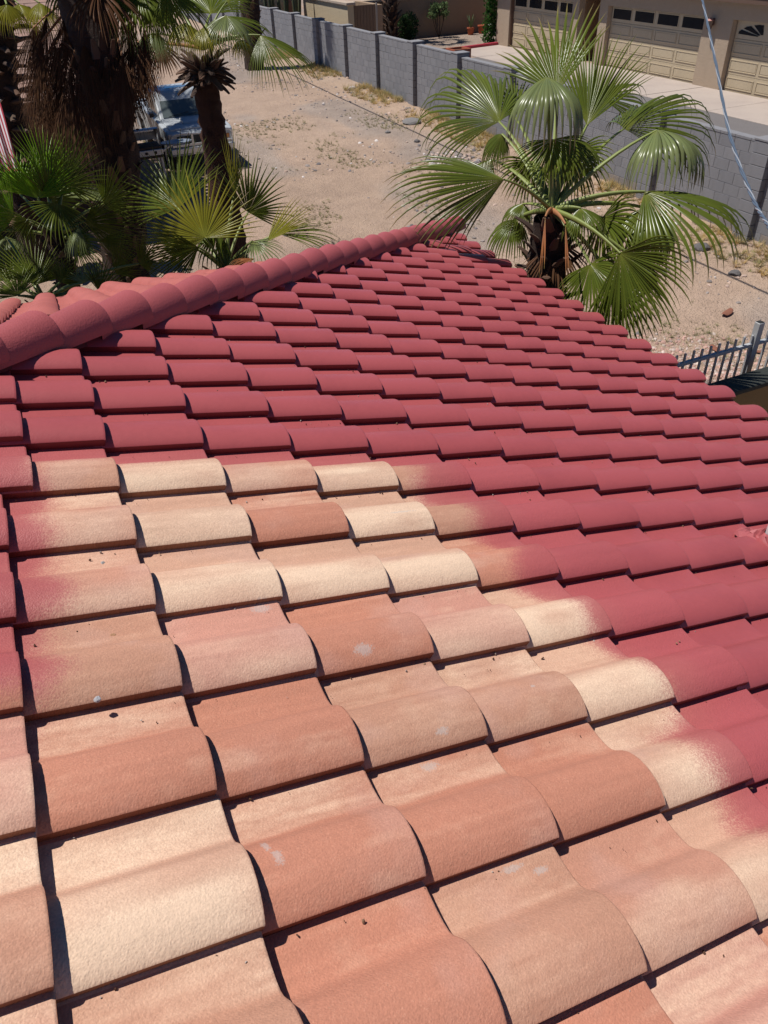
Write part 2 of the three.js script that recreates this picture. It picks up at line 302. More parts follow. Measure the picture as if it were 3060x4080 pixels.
// ---------------------------------------------------------------- ground, road, alley
const dirtTex = dataTex(1024, 1024, (x, y) => {
  const a = fbm(x * 8, y * 8, 51, 5, 8), b = fbm(x * 64, y * 64, 57, 3, 64), c = vnoise(x * 200, y * 200, 59, 200);
  let v = 0.80 + 0.24 * a + 0.2 * (b - 0.5) + 0.06 * (c - 0.5), col = [v, v * (0.99 + 0.02 * a), v * (0.98 + 0.02 * b)];
  const p = vnoise(x * 170, y * 170, 63, 170); if (p > 0.9) col = col.map((q) => q * 1.12); if (p < 0.07) col = col.map((q) => q * 0.74);
  return col;
});
const dirtBump = dataTex(1024, 1024, (x, y) => { const v = 0.5 * fbm(x * 24, y * 24, 71, 4, 24) + 0.5 * fbm(x * 120, y * 120, 75, 2, 120); return [v, v, v]; }, 0, true);
const groundM = std({ vertexColors: true, map: texRep(dirtTex, 0.31), bumpMap: texRep(dirtBump, 0.37), bumpScale: 0.05, roughness: 1 });
{
  const axis = (a, b, st, lo, hi) => { const o = []; for (const q of [lo, lo * 0.5 + a * 0.5, a - 8]) o.push(q); for (let q = a; q <= b + 1e-6; q += st) o.push(q); for (const q of [b + 8, hi * 0.5 + b * 0.5, hi]) o.push(q); return o; };
  const xs = axis(-6, 30, 0.24, -500, 500), zs = axis(-64, 6, 0.24, -600, 400);
  const g = gridGeo(xs.length - 1, zs.length - 1, (i, j) => { const x = xs[i], z = zs[j]; return V(x, groundY(x, z) + (Math.abs(x) > 200 || z < -300 ? -0.5 : 0), z); }, (i, j) => [xs[i], zs[j]], true);
  const col = [];
  for (const z of zs) for (const x of xs) {
    const m = fbm(x * 0.35 + 7, z * 0.35, 81, 4), w = fbm(x * 0.9, z * 0.9, 83, 4), gr = sstep(0.5, 0.68, fbm(x * 0.45 + 3, z * 0.3 + 9, 85, 3));
    let c = [mix(0.36, 0.45, m), mix(0.252, 0.322, m), mix(0.183, 0.24, m)];
    c = c.map((q, k) => mix(q, [0.30, 0.255, 0.225][k], gr * 0.6)).map((q) => q * (0.86 + 0.28 * w));
    if (x > 10.6 && x < 13.4) { const t = sstep(10.8, 13, x + 0.8 * (w - 0.5)); c = c.map((q, k) => mix(q, [0.46, 0.33, 0.235][k], 0.7 * t)); }
    col.push(...c);
  }
  g.setAttribute('color', new THREE.Float32BufferAttribute(col, 3));
  struct('ground', g, groundM);
}
const asphM = std({ color: lin(0.17, 0.155, 0.15), map: texRep(grain, 0.5), bumpMap: texRep(grainBump, 1.5), bumpScale: 0.006, roughness: 0.95 });
const concM = std({ color: lin(0.43, 0.36, 0.31), map: texRep(paintTex, 0.17), bumpMap: texRep(grainBump, 1), bumpScale: 0.003, roughness: 0.9 });
struct('road', box([13.75, -3.95, -33.4], [20.45, -3.855, 6]), asphM);
{ // concrete apron in slabs in front of the garages
  const zs = [-36.2, -33.35, -28.4, -25.5, -22.3, -19.2, -15.9, -12.4, -8];
  const apron = new THREE.Group(); apron.name = 'pavement'; apron.userData.kind = 'structure'; scene.add(apron);
  for (let i = 0; i + 1 < zs.length; i++) part('concrete_slab', box([20.46, -3.97, zs[i] + 0.012], [23.3, -3.835 + rr(-0.004, 0.004), zs[i + 1] - 0.012], 0.008), concM, apron);
  part('gutter_strip', box([18.75, -3.95, -33], [19.05, -3.85, 4]), std({ color: lin(0.42, 0.37, 0.33), map: texRep(grain, 0.4), roughness: 0.95 }), apron);
}

// ---------------------------------------------------------------- the grey block wall along the alley
{
  const mats = [0, 1, 2, 3, 4].map((i) => std({ color: lin(0.222 + 0.009 * i, 0.221 + 0.0085 * i, 0.232 + 0.008 * i), map: texRep(grain, 1.4), bumpMap: texRep(grainBump, 2), bumpScale: 0.005, roughness: 0.95 }));
  const dusty = [0, 1].map((i) => std({ color: lin(0.265 + 0.02 * i, 0.235 + 0.01 * i, 0.215), map: texRep(grain, 1.1), bumpMap: texRep(grainBump, 2), bumpScale: 0.005, roughness: 0.97 }));
  const mortar = std({ color: lin(0.24, 0.235, 0.24), roughness: 1 });
  const wall = thing('block_wall', 'long grey concrete block wall with thicker posts along the dirt alley', 'wall');
  const X = 13.35, H = 0.215, Lb = 0.4, topAt = (k) => (k < 0 ? -2.05 : -2.07 - 0.055 * k);   // bay k runs towards the camera from z = -25.32 + 3 k
  const blk = boxUV(new RoundedBoxGeometry(0.19, H - 0.009, Lb - 0.009, 1, 0.004)), half = boxUV(new RoundedBoxGeometry(0.19, H - 0.009, Lb / 2 - 0.009, 1, 0.004)), capG = boxUV(new RoundedBoxGeometry(0.2, 0.05, Lb - 0.004, 1, 0.006));
  const postG = boxUV(new RoundedBoxGeometry(0.42, H - 0.008, 0.4, 1, 0.008)), postCap = boxUV(new RoundedBoxGeometry(0.44, 0.04, 0.42, 1, 0.008));
  const rest = [[], [], [], [], []], restPost = [];
  let singles = 0;
  for (let k = 6; k >= -11; k--) {
    const z1 = -25.72 + 3 * k, z0 = z1 - 2.6, top = topAt(k - 1 < 0 ? -1 : k - 1) - 0.0, single = k >= -3;
    // bay on the far side of post k: z0 .. z1 ; post: z1 .. z1 + 0.4
    for (let r = 0; r < 10; r++) {
      const y = top - 0.05 - H * (r + 0.5);
      let z = z0 + (r % 2 ? 0 : 0);
      let first = r % 2 === 1;
      while (z < z1 - 0.05) {
        const short = first || z + Lb > z1 + 0.01, len = short ? Lb / 2 : Lb; first = false;
        const at = [X + 0.095 + rr(-0.002, 0.002), y + rr(-0.0015, 0.0015), z + len / 2], q = (rnd() * 5) | 0;
        if (r < 9 && single && singles < 285 && inView(V(...at), 1.03)) { const m = part('block', short ? half : blk, r >= 7 && q < 4 ? dusty[q % 2] : mats[q], wall); m.position.set(...at); singles++; }
        else rest[q].push((short ? half : blk).clone().translate(...at));
        z += len;
      }
      const yp = top - H * (r + 0.5) + 0.02;
      restPost.push(postG.clone().translate(X + 0.08, yp, z1 + 0.2));
    }
    for (let z = z0; z < z1 - 0.05; z += Lb) { const m = capG.clone().translate(X + 0.095, top - 0.025, z + 0.2); restPost.push(m); }
    const pc = part('post_cap', postCap, mats[3], wall); pc.position.set(X + 0.08, top + 0.042, z1 + 0.2);
  }
  rest.forEach((l, i) => l.length && stuff(part('blocks', merge(l), mats[i], wall)));
  stuff(part('post_blocks', merge(restPost), mats[2], wall));
  part('mortar', box([X + 0.006, -4.7, -59], [X + 0.184, -2.55, -7.4]), mortar, wall);
}

// ---------------------------------------------------------------- the garages across the road
{
  const st = stuccoM([0.43, 0.33, 0.235], 0.8), stBrown = stuccoM([0.30, 0.185, 0.10]), door = std({ color: lin(0.5, 0.41, 0.275), roughness: 0.6, map: texRep(grain, 0.3) });
  const glass = new THREE.MeshPhysicalMaterial({ color: lin(0.02, 0.02, 0.022), roughness: 0.12, side: THREE.DoubleSide }), wood = std({ color: lin(0.13, 0.075, 0.05), roughness: 0.8 });
  const gar = thing('garage_row', 'long tan stucco building with three cream sectional garage doors', 'garage');
  const X = 23.2, TOP = -1.25, B = -3.9;
  // stucco front: piers and header, the doors set back
  const piers = [[-36.35, -35.25], [-30.45, -30.0], [-28.65, -28.12], [-22.9, -21.6], [-16.3, -12]];
  piers.forEach(([a, b]) => part('pier', box([X, B, a], [X + 0.6, TOP, b], 0.012), st, gar));
  for (const [a, b] of [[-35.25, -30.45], [-28.12, -22.9], [-21.6, -16.3]]) part('header', box([X + 0.003, -1.78, a - 0.02], [X + 0.6, TOP, b + 0.02]), st, gar);
  part('wall', box([X + 0.62, B, -36.3], [X + 9, TOP, -36.1]), st, gar);
  part('entry_recess', merge([box([X + 1.3, B, -30.1], [X + 1.4, TOP, -28.5]), box([X + 0.3, B, -30.005], [X + 1.3, TOP, -29.94]), box([X + 0.3, B, -28.71], [X + 1.3, TOP, -28.645])]), stBrown, gar);
  part('jamb', merge([box([X + 0.18, B, -35.26], [X + 0.2, -1.78, -35.13]), box([X + 0.05, B, -35.252], [X + 0.3, -1.78, -35.2])]), wood, gar);
  // doors
  for (const [a, b, kind] of [[-35.2, -30.48, 'plain'], [-28.09, -22.93, 'plain'], [-21.57, -16.33, 'sunburst']]) {
    const D = part('garage_door', box([X + 0.22, B + 0.02, a], [X + 0.26, -1.78, b]), door, gar);
    const n = 4, rowsY = [-3.78, -3.26, -2.74, -2.22], w = (b - a) / n;
    for (let i = 0; i < 4; i++) part('door_section', box([X + 0.19, B + 0.03 + 0.52 * i, a + 0.01], [X + 0.225, B + 0.03 + 0.52 * (i + 1) - 0.012, b - 0.01], 0.004), door, D);
    for (let i = 0; i < 3; i++) for (let c = 0; c < n; c++) { // raised panels with a pressed groove round them
      const y0 = B + 0.03 + 0.52 * i + 0.09, z0 = a + w * c + 0.06, z1 = a + w * (c + 1) - 0.06, fr = 0.028;
      part('door_panel', merge([box([X + 0.172, y0, z0], [X + 0.192, y0 + fr, z1], 0.004), box([X + 0.172, y0 + 0.34 - fr, z0], [X + 0.192, y0 + 0.34, z1], 0.004), box([X + 0.172, y0 + fr, z0], [X + 0.192, y0 + 0.34 - fr, z0 + fr], 0.004), box([X + 0.172, y0 + fr, z1 - fr], [X + 0.192, y0 + 0.34 - fr, z1], 0.004), box([X + 0.182, y0 + fr + 0.025, z0 + fr + 0.025], [X + 0.1925, y0 + 0.34 - fr - 0.025, z1 - fr - 0.025], 0.003)]), door, D);
    }
    const m = 4, ww = (b - a) / m;
    for (let c = 0; c < m; c++) {
      const z0 = a + ww * c + 0.11, z1 = a + ww * (c + 1) - 0.11, y0 = -2.2, y1 = -1.87;
      if (kind === 'plain') {
        part('window_pane', box([X + 0.183, y0, z0], [X + 0.1895, y1, z1]), glass, D);
        part('window_frame', merge([box([X + 0.172, y0 - 0.025, z0 - 0.025], [X + 0.19, y0, z1 + 0.025]), box([X + 0.172, y1, z0 - 0.025], [X + 0.19, y1 + 0.025, z1 + 0.025]), box([X + 0.172, y0, z0 - 0.025], [X + 0.19, y1, z0]), box([X + 0.172, y0, z1], [X + 0.19, y1, z1 + 0.025])]), door, D);
      } else { // half of an arch with rays
        const s = new THREE.Shape(), flip = c % 2 ? -1 : 1, R = z1 - z0, oz = flip > 0 ? z1 : z0;
        for (let q = 0; q < 3; q++) {
          const a0 = (q * 30 + 4) * Math.PI / 180, a1 = (q * 30 + 26) * Math.PI / 180, pt = (t, r) => [Math.cos(t) * r * R, Math.sin(t) * r * 0.34];
          const sh = new THREE.Shape([[a0, 0.2], [a0, 0.97], [(a0 + a1) / 2, 1], [a1, 0.97], [a1, 0.2]].map(([t, r]) => new THREE.Vector2(...pt(t, r))));
          const g = new THREE.ExtrudeGeometry(sh, { depth: 0.008, bevelEnabled: false }); g.rotateY(flip > 0 ? Math.PI / 2 : Math.PI / 2); if (flip < 0) g.scale(1, 1, -1);
          g.translate(X + 0.178, y0, oz);
          part('window_pane', boxUV(g), glass, D);
        }
      }
    }
  }
  // roof edge
  const tileM = std({ color: lin(0.15, 0.07, 0.05), roughness: 0.85 });
  part('fascia', box([X - 0.42, TOP - 0.02, -36.8], [X - 0.37, TOP + 0.18, -12]), wood, gar);
  part('soffit', box([X - 0.37, TOP + 0.003, -36.8], [X + 0.61, TOP + 0.03, -12]), stBrown, gar);
  const rf = part('roof', boxUV(gridGeo(1, 1, (i, j) => V(X - 0.46 + 6.46 * i, TOP + 0.19 + 2.2 * i, -37 + 25 * j))), tileM, gar);
  for (let j = 0; j < 2; j++) stuff(part('roof_tiles', merge(Array.from({ length: 96 }, (_, i) => { const g = new THREE.CylinderGeometry(0.09, 0.1, 0.45, 6, 1, true, 0, Math.PI); g.rotateY(-Math.PI / 2); g.rotateZ(-1.25); g.translate(X - 0.24 + j * 0.4, TOP + 0.27 + j * 0.13, -36.9 + i * 0.26); return boxUV(g); })), tileM, rf));
  // lamp on the pier between the doors
  const lamp = thing('wall_lantern', 'small brown wall lantern on the stucco pier between two garage doors', 'lamp', [X, -1.95, -22.45]);
  const metal = std({ color: lin(0.12, 0.06, 0.045), roughness: 0.5, metalness: 0.3 });
  part('bracket', merge([box([-0.02, -0.05, -0.05], [0.0, 0.16, 0.05]), bar([0, 0.1, 0], [-0.14, 0.13, 0], 0.03)]), metal, lamp);
  part('lamp_cap', (() => { const g = new THREE.ConeGeometry(0.15, 0.09, 6); g.translate(-0.16, 0.14, 0); return boxUV(g); })(), std({ color: lin(0.45, 0.22, 0.18), roughness: 0.5 }), lamp);
  part('lamp_glass', (() => { const g = new THREE.CylinderGeometry(0.115, 0.075, 0.24, 6); g.translate(-0.16, -0.03, 0); return boxUV(g); })(), std({ color: lin(0.22, 0.16, 0.12), roughness: 0.25 }), lamp);
  part('lamp_bars', merge(Array.from({ length: 6 }, (_, i) => { const a = i * Math.PI / 3; return bar([-0.16 + Math.cos(a) * 0.118, 0.09, Math.sin(a) * 0.118], [-0.16 + Math.cos(a) * 0.078, -0.15, Math.sin(a) * 0.078], 0.014); })), metal, lamp);
}

// ---------------------------------------------------------------- the courtyard between wall and garages
{
  const beige = stuccoM([0.52, 0.42, 0.27], 0.7), tan = stuccoM([0.34, 0.235, 0.15], 0.8), capM = stuccoM([0.48, 0.38, 0.29]), gateM = std({ color: lin(0.19, 0.125, 0.08), roughness: 0.8, map: texRep(grain, 0.8) });
  const w1 = thing('stucco_wall', 'low beige stucco wall with a pale cap left of the brown gate', 'wall', [0, 0, 0]);
  part('wall', box([16.2, -3.95, -44], [16.5, -1.93, -38.0]), beige, w1);
  part('cap', box([16.12, -1.925, -44], [16.58, -1.82, -37.92], 0.015), capM, w1);
  const w0 = thing('corner_house', 'beige stucco corner of a house behind the cactus', 'house');
  part('wall', box([13.7, -3.95, -45.4], [16.0, 0.4, -44.2]), beige, w0);
  part('corner_trim', box([15.35, -3.9, -44.195], [15.6, 0.4, -44.1]), stuccoM([0.3, 0.16, 0.11]), w0);
  const gate = thing('courtyard_gate', 'brown board gate in the courtyard between two stucco walls', 'gate');
  for (let i = 0; i < 7; i++) part('gate_board', box([16.6 + i * 0.158, -3.86, -38.25], [16.75 + i * 0.158, -1.97 + 0.0, -38.2], 0.006), gateM, gate);
  part('gate_frame', merge([box([16.52, -3.86, -38.3], [16.59, -1.93, -38.2]), box([17.72, -3.86, -38.3], [17.79, -1.93, -38.2])]), std({ color: lin(0.34, 0.3, 0.26), roughness: 0.7 }), gate);
  const w2 = thing('courtyard_wall', 'tall brown stucco wall with a pale cap behind the potted plants', 'wall');
  part('wall', box([17.82, -3.95, -41.3], [27.5, -2.14, -41.0]), tan, w2);
  part('wall', box([17.82, -3.95, -41.0], [18.1, -2.02, -38.3]), tan, w2);
  part('cap', box([17.7, -2.137, -41.4], [27.5, -2.03, -40.92], 0.015), capM, w2);
  struct('planting_bed', box([16.6, -3.95, -40.9], [25.4, -3.83, -36.7]), std({ color: lin(0.42, 0.32, 0.25), map: texRep(dirtTex, 0.6), bumpMap: texRep(dirtBump, 1), bumpScale: 0.05, roughness: 1 }));
  const curb = boxUV(new RoundedBoxGeometry(2.6, 0.16, 0.2, 2, 0.03)); curb.rotateY(0.14);
  solo('red_curb', curb, std({ color: lin(0.36, 0.025, 0.05), map: texRep(paintTex, 0.7), roughness: 0.7 }), 'red painted kerb at the corner of the garages', 'kerb').position.set(21.9, -3.8, -36.0);
}

// ---------------------------------------------------------------- the neighbour's house on the left
{
  const nb = thing('shingled_house', 'neighbour house with a brown shingle roof behind the palms at left', 'house');
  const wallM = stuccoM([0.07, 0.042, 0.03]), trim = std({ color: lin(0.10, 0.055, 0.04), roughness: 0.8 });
  const shM = [[0.36, 0.235, 0.185], [0.40, 0.265, 0.21], [0.33, 0.215, 0.17], [0.385, 0.24, 0.19]].map((c) => std({ color: lin(...c), map: texRep(grain, 1), bumpMap: texRep(grainBump, 3), bumpScale: 0.006, roughness: 0.95 }));
  const ex = -0.6, ez = -16.9, ey = -1.3, tilt = Math.atan(5 / 12), ct = Math.cos(tilt), stt = Math.sin(tilt);
  part('wall', box([-9, -4.2, -27.5], [2.35, ey - 0.1, -17.6]), wallM, nb);
  part('fascia', box([-9.2, ey - 0.17, -16.95], [2.9, ey - 0.02, -16.9]), trim, nb);
  const deck = part('roof', boxUV(gridGeo(1, 1, (i, j) => V(-9.2 + 12.1 * i, ey - 0.01 + 6 * stt * j, -16.88 - 6 * ct * j))), shM[2], nb);
  part('gable', box([2.3, ey - 0.1, -27.4], [2.345, ey + 1.2, -19.5]), wallM, nb);
  let count = 0; const rest = [];
  const geo = [0, 1, 2].map((i) => boxUV(new RoundedBoxGeometry(0.30 + 0.015 * i, 0.012, 0.2, 1, 0.004)));
  for (let r = 0; r < 34; r++) for (let c = 0; c < 40; c++) {
    const x = -9.1 + c * 0.31 + (r % 2) * 0.155, s = 0.08 + r * 0.16, at = V(x, ey + s * stt + 0.012 + hash(r, c) * 0.006, -16.88 - s * ct);
    if (x > 2.85) continue;
    const q = (hash(r, c, 3) * 4) | 0, gi = (hash(r, c, 4) * 3) | 0;
    if (inView(at, 1.02) && count < 280) { const m = part('shingle', geo[gi], shM[q], deck); m.position.copy(at); m.rotation.x = tilt - 0.05; count++; }
    else { const g = geo[gi].clone(); g.rotateX(tilt - 0.05); g.translate(at.x, at.y, at.z); rest.push(g); }
  }
  stuff(part('shingles', merge(rest), shM[1], deck));
}

// ---------------------------------------------------------------- palms
const leafMat = (o = {}) => new THREE.MeshPhysicalMaterial({ vertexColors: true, side: THREE.DoubleSide, roughness: 0.95, specularIntensity: 0.1, transmission: 0.32, thickness: 0, clearcoat: 0.3, clearcoatRoughness: 0.22, ...o });
const leafM = leafMat(), glossM = leafMat({ clearcoat: 0.7, clearcoatRoughness: 0.26 }), deadM = leafMat({ clearcoat: 0.04, transmission: 0.12 });
const stalkM = std({ color: lin(0.20, 0.24, 0.055), roughness: 0.5 }), deadStalkM = std({ color: lin(0.34, 0.15, 0.06), roughness: 0.7 });
const LEAF = { green: [[0.082, 0.115, 0.011], [0.125, 0.152, 0.019]], silver: [[0.15, 0.19, 0.065], [0.20, 0.225, 0.095]], yellow: [[0.19, 0.19, 0.014], [0.26, 0.225, 0.025]], bright: [[0.13, 0.27, 0.008], [0.18, 0.32, 0.012]], dead: [[0.078, 0.037, 0.019], [0.12, 0.06, 0.031]], rust: [[0.3, 0.09, 0.03], [0.36, 0.16, 0.06]] };
function frond(palm, crown, hub, tip, nh, spread, droop, segs, kind, start = 0.38) {
  const C = V(...crown), H = V(...hub), a = V(...tip).sub(H), R = a.length(); a.normalize();
  const n = V(...nh); n.addScaledVector(a, -n.dot(a)).normalize(); const b = V().crossVectors(a, n).normalize();
  const pos = [], col = [], ix = [], S = spread * Math.PI / 180, dead = kind === 'dead', ST = dead ? 6 : 10, [c0, c1] = LEAF[kind];
  const full = (2 * S) / segs, down = V(0, -1, 0), fold = dead ? 0.5 : 0.42;
  const tipTone = rnd();
  for (let s = 0; s < segs; s++) {
    const th = -S + full * (s + 0.5) + rr(-0.15, 0.15) * full, q = Math.abs(th) / Math.max(S, 0.3);
    const len = R * (1 - (droop > 0.4 && !dead ? 0.42 : 0.28) * q * q) * rr(0.9, 1.06), d = a.clone().multiplyScalar(Math.cos(th)).addScaledVector(b, Math.sin(th));
    // the blade is a shallow trough: outer segments lift, then arch over
    d.addScaledVector(n, (dead ? rr(-0.1, 0.1) : (droop > 0.4 ? -0.42 : 0.1) * q) + rr(-0.03, 0.03)).normalize();
    const p = H.clone(), dr = droop * rr(0.75, 1.3), tone = rr(0.8, 1.2), tw = rr(-0.25, 0.25), browned = !dead && rnd() < 0.3, dir = d.clone(), curl = rr(-0.25, 0.25);
    const base = pos.length / 3;
    for (let k = 0; k <= ST; k++) {
      const t = k / ST, w0 = 2 * Math.sin(Math.min(full / 2, 0.4)) * len * Math.max(t, 0.015), split = dead ? 0.55 : palm === rightPalm ? 0.47 : 0.38;
      const wMax = 2 * Math.sin(Math.min(full / 2, 0.4)) * len * split * 1.0, w = (t < split ? w0 : wMax * Math.pow(1 - (t - split) / (1 - split), 0.8)) + 0.0012;
      const side = V().crossVectors(dir, n); if (side.lengthSq() < 1e-4) side.copy(b); side.normalize();
      const nn = V().crossVectors(side, dir).normalize(); if (t > split) side.applyAxisAngle(dir, tw * (t - split) * 2);
      const L = p.clone().addScaledVector(side, -w / 2), Rr = p.clone().addScaledVector(side, w / 2), M = p.clone().addScaledVector(nn, w * fold);
      for (const x of [L, M, Rr]) pos.push(x.x, x.y, x.z);
      const edge = sstep(0.78, 1, t), g = [0, 1, 2].map((i) => mix(c0[i], c1[i], t * 0.8 + 0.2 * rnd()) * tone);
      const hubTint = dead ? 0 : 0.55 * sstep(0.22, 0, t), tipc = dead ? [0.16, 0.1, 0.06] : browned || tipTone > 0.7 ? [0.36, 0.25, 0.13] : [0.18, 0.20, 0.06];  // yellower green towards the hub
      const cc = [0, 1, 2].map((i) => mix(mix(g[i], [0.26, 0.27, 0.05][i], hubTint), tipc[i], edge * (dead ? 0.4 : 0.75)));
      for (let i = 0; i < 3; i++) col.push(...(i === 1 ? cc.map((v) => v * 1.12) : cc));
      if (k) { const o = base + (k - 1) * 3; for (let i = 0; i < 2; i++) ix.push(o + i, o + i + 3, o + i + 1, o + i + 1, o + i + 3, o + i + 4); }
      const bend = t > start ? Math.pow((t - start) / (1 - start), 0.9) : 0;
      dir.addScaledVector(down, dr * 0.62 * bend + droop * 0.05).addScaledVector(side, curl * 0.12 * bend).normalize();
      p.addScaledVector(dir, len / ST);
    }
  }
  const g = new THREE.BufferGeometry();
  g.setAttribute('position', new THREE.Float32BufferAttribute(pos, 3)); g.setAttribute('color', new THREE.Float32BufferAttribute(col, 3)); g.setIndex(ix); g.computeVertexNormals();
  const blade = part('frond', g, dead ? deadM : (palm === rightPalm || palm === slimPalm) && droop > 0.4 ? glossM : leafM, palm);
  // the stalk, flat and wider at its base
  const mid = C.clone().lerp(H, 0.5); mid.y += 0.12 * C.distanceTo(H) * (dead ? 0.3 : 1);
  const cv = new THREE.QuadraticBezierCurve3(C, mid, H), N = 8, w = C.distanceTo(H) > 3 ? 0.03 : 0.024;
  if (C.distanceTo(H) < 2.6 || dead) part('petiole', boxlessTube(cv, N, (t) => mix(w * 1.5, w * 0.55, t), 6), dead || kind === 'rust' ? deadStalkM : stalkM, blade);
  // fibres hanging between the segments
  return blade;
}
function boxlessTube(curve, N, rad, M = 8, rough = 0) {
  const fr = curve.computeFrenetFrames(N, false);
  return gridGeo(M, N, (i, j) => { const t = j / N, p = curve.getPoint(t), an = i / M * Math.PI * 2, r = rad(t) * (1 + rough * (hash(i % M, j, 17) - 0.5)); return p.addScaledVector(fr.normals[j], Math.cos(an) * r).addScaledVector(fr.binormals[j], Math.sin(an) * r * (rough ? 1 : 0.7)); }, (i, j) => [i / M, j / N * 6], true);
}
const barkM = std({ color: lin(0.05, 0.027, 0.018), map: texRep(grain, 1.5, 3), bumpMap: texRep(grainBump, 1, 3), bumpScale: 0.03, roughness: 1 }), barkRedM = std({ color: lin(0.09, 0.034, 0.018), map: texRep(grain, 1.5, 3), bumpMap: texRep(grainBump, 1, 4), bumpScale: 0.035, roughness: 1 });
const stubMs = [[0.075, 0.04, 0.024], [0.12, 0.062, 0.036], [0.05, 0.027, 0.018], [0.11, 0.07, 0.045]].map((c) => std({ color: lin(...c), map: texRep(grain, 2), roughness: 0.9 }));
const stubGeo = (() => { // split leaf base: a tapering, slightly hollow wedge
  const g = gridGeo(6, 5, (i, j) => { const t = j / 5, a = i / 6 * Math.PI * 2, w = mix(0.075, 0.032, t), h = mix(0.03, 0.013, t); return V(Math.cos(a) * w, t * 0.26, Math.sin(a) * h + 0.05 * t * t); }, null, true);
  const cap = new THREE.CircleGeometry(1, 6); cap.rotateX(-Math.PI / 2); cap.scale(0.032, 1, 0.013); cap.translate(0, 0.26, 0.05);
  return merge([g, cap]);
})();
function trunk(palm, pts, r0, r1, mat, rough = 0.25) {
  const cv = new THREE.CatmullRomCurve3(pts.map((p) => V(...p))), N = 36;
  part('trunk', boxlessTube(cv, N, (t) => mix(r0, r1, t) * (1 + 0.05 * Math.sin(t * 90)), 14, rough), mat, palm);
  return cv;
}
// leaf bases round a trunk between t0 and t1; tilt 0 lies along the trunk, 1.5 sticks straight out, > 1.6 hangs
function stubs(palm, cv, t0, t1, n, rad, size, tilt, facing, name = 'leaf_base') {
  const mergedRest = [];
  for (let i = 0; i < n; i++) {
    const t = mix(t0, t1, (i + 0.5) / n), az = i * 2.399963 + rr(-0.15, 0.15), p = cv.getPoint(t), o = V(Math.cos(az), 0, Math.sin(az)), s = size * rr(0.75, 1.25), ti = tilt + rr(-0.3, 0.3);
    const y = V(0, Math.cos(ti), 0).addScaledVector(o, Math.sin(ti)).normalize(), x = V().crossVectors(V(0, 1, 0), o).normalize(), z = V().crossVectors(x, y);
    const m4 = new THREE.Matrix4().makeBasis(x, y, z).scale(V(s, s, s)).setPosition(p.addScaledVector(o, rad * 0.92));
    const front = o.dot(V(0.31 - p.x, 0, 0.68 - p.z).normalize()) > -0.35;
    if (front) { const m = part(name, stubGeo, stubMs[(rnd() * 4) | 0], palm); m.applyMatrix4(m4); } else mergedRest.push(stubGeo.clone().applyMatrix4(m4));
  }
  if (mergedRest.length) stuff(part(name + 's', merge(mergedRest), stubMs[0], palm));
}
const rightPalm = thing('fan_palm', 'young fan palm with drooping silvery fronds rising just past the roof eave', 'palm tree');
const middlePalm = thing('fan_palm', 'yellow-green fan palm behind the middle of the hip, one big open fan facing us', 'palm tree');
const leftPalm = thing('fan_palm', 'bright green fan palm at the left with dark fronds round a bare trunk', 'palm tree');
const lowPalm = thing('fan_palm', 'small dark fan palm low behind the left end of the hip', 'palm tree');
const skirtPalm = thing('fan_palm', 'thick tall palm with a skirt of hanging brown dead fronds', 'palm tree');
const slimPalm = thing('fan_palm', 'bare-trunked palm in front of the truck with a collar of cut leaf bases', 'palm tree');
const edgePalm = thing('fan_palm', 'palm at the upper left edge with spiky stubs against the shingle roof', 'palm tree');
const shadePalm = thing('fan_palm', 'added tall palm left of the truck, its crown above the frame shading the truck', 'palm tree');  // palm added to put half of the truck in shade
const leftShadePalm = thing('fan_palm', 'added tall palm left of the frame, its unseen crown shading the left palms', 'palm tree');  // palm added out of view so its crown darkens the left palms
const backPalm = thing('bare_palm', 'dark palm trunk standing on the dirt alley far off near the block wall', 'palm tree');
const yardPalm = thing('shaggy_palm', 'dark shaggy palm trunk in the courtyard beside the brown gate', 'palm tree');
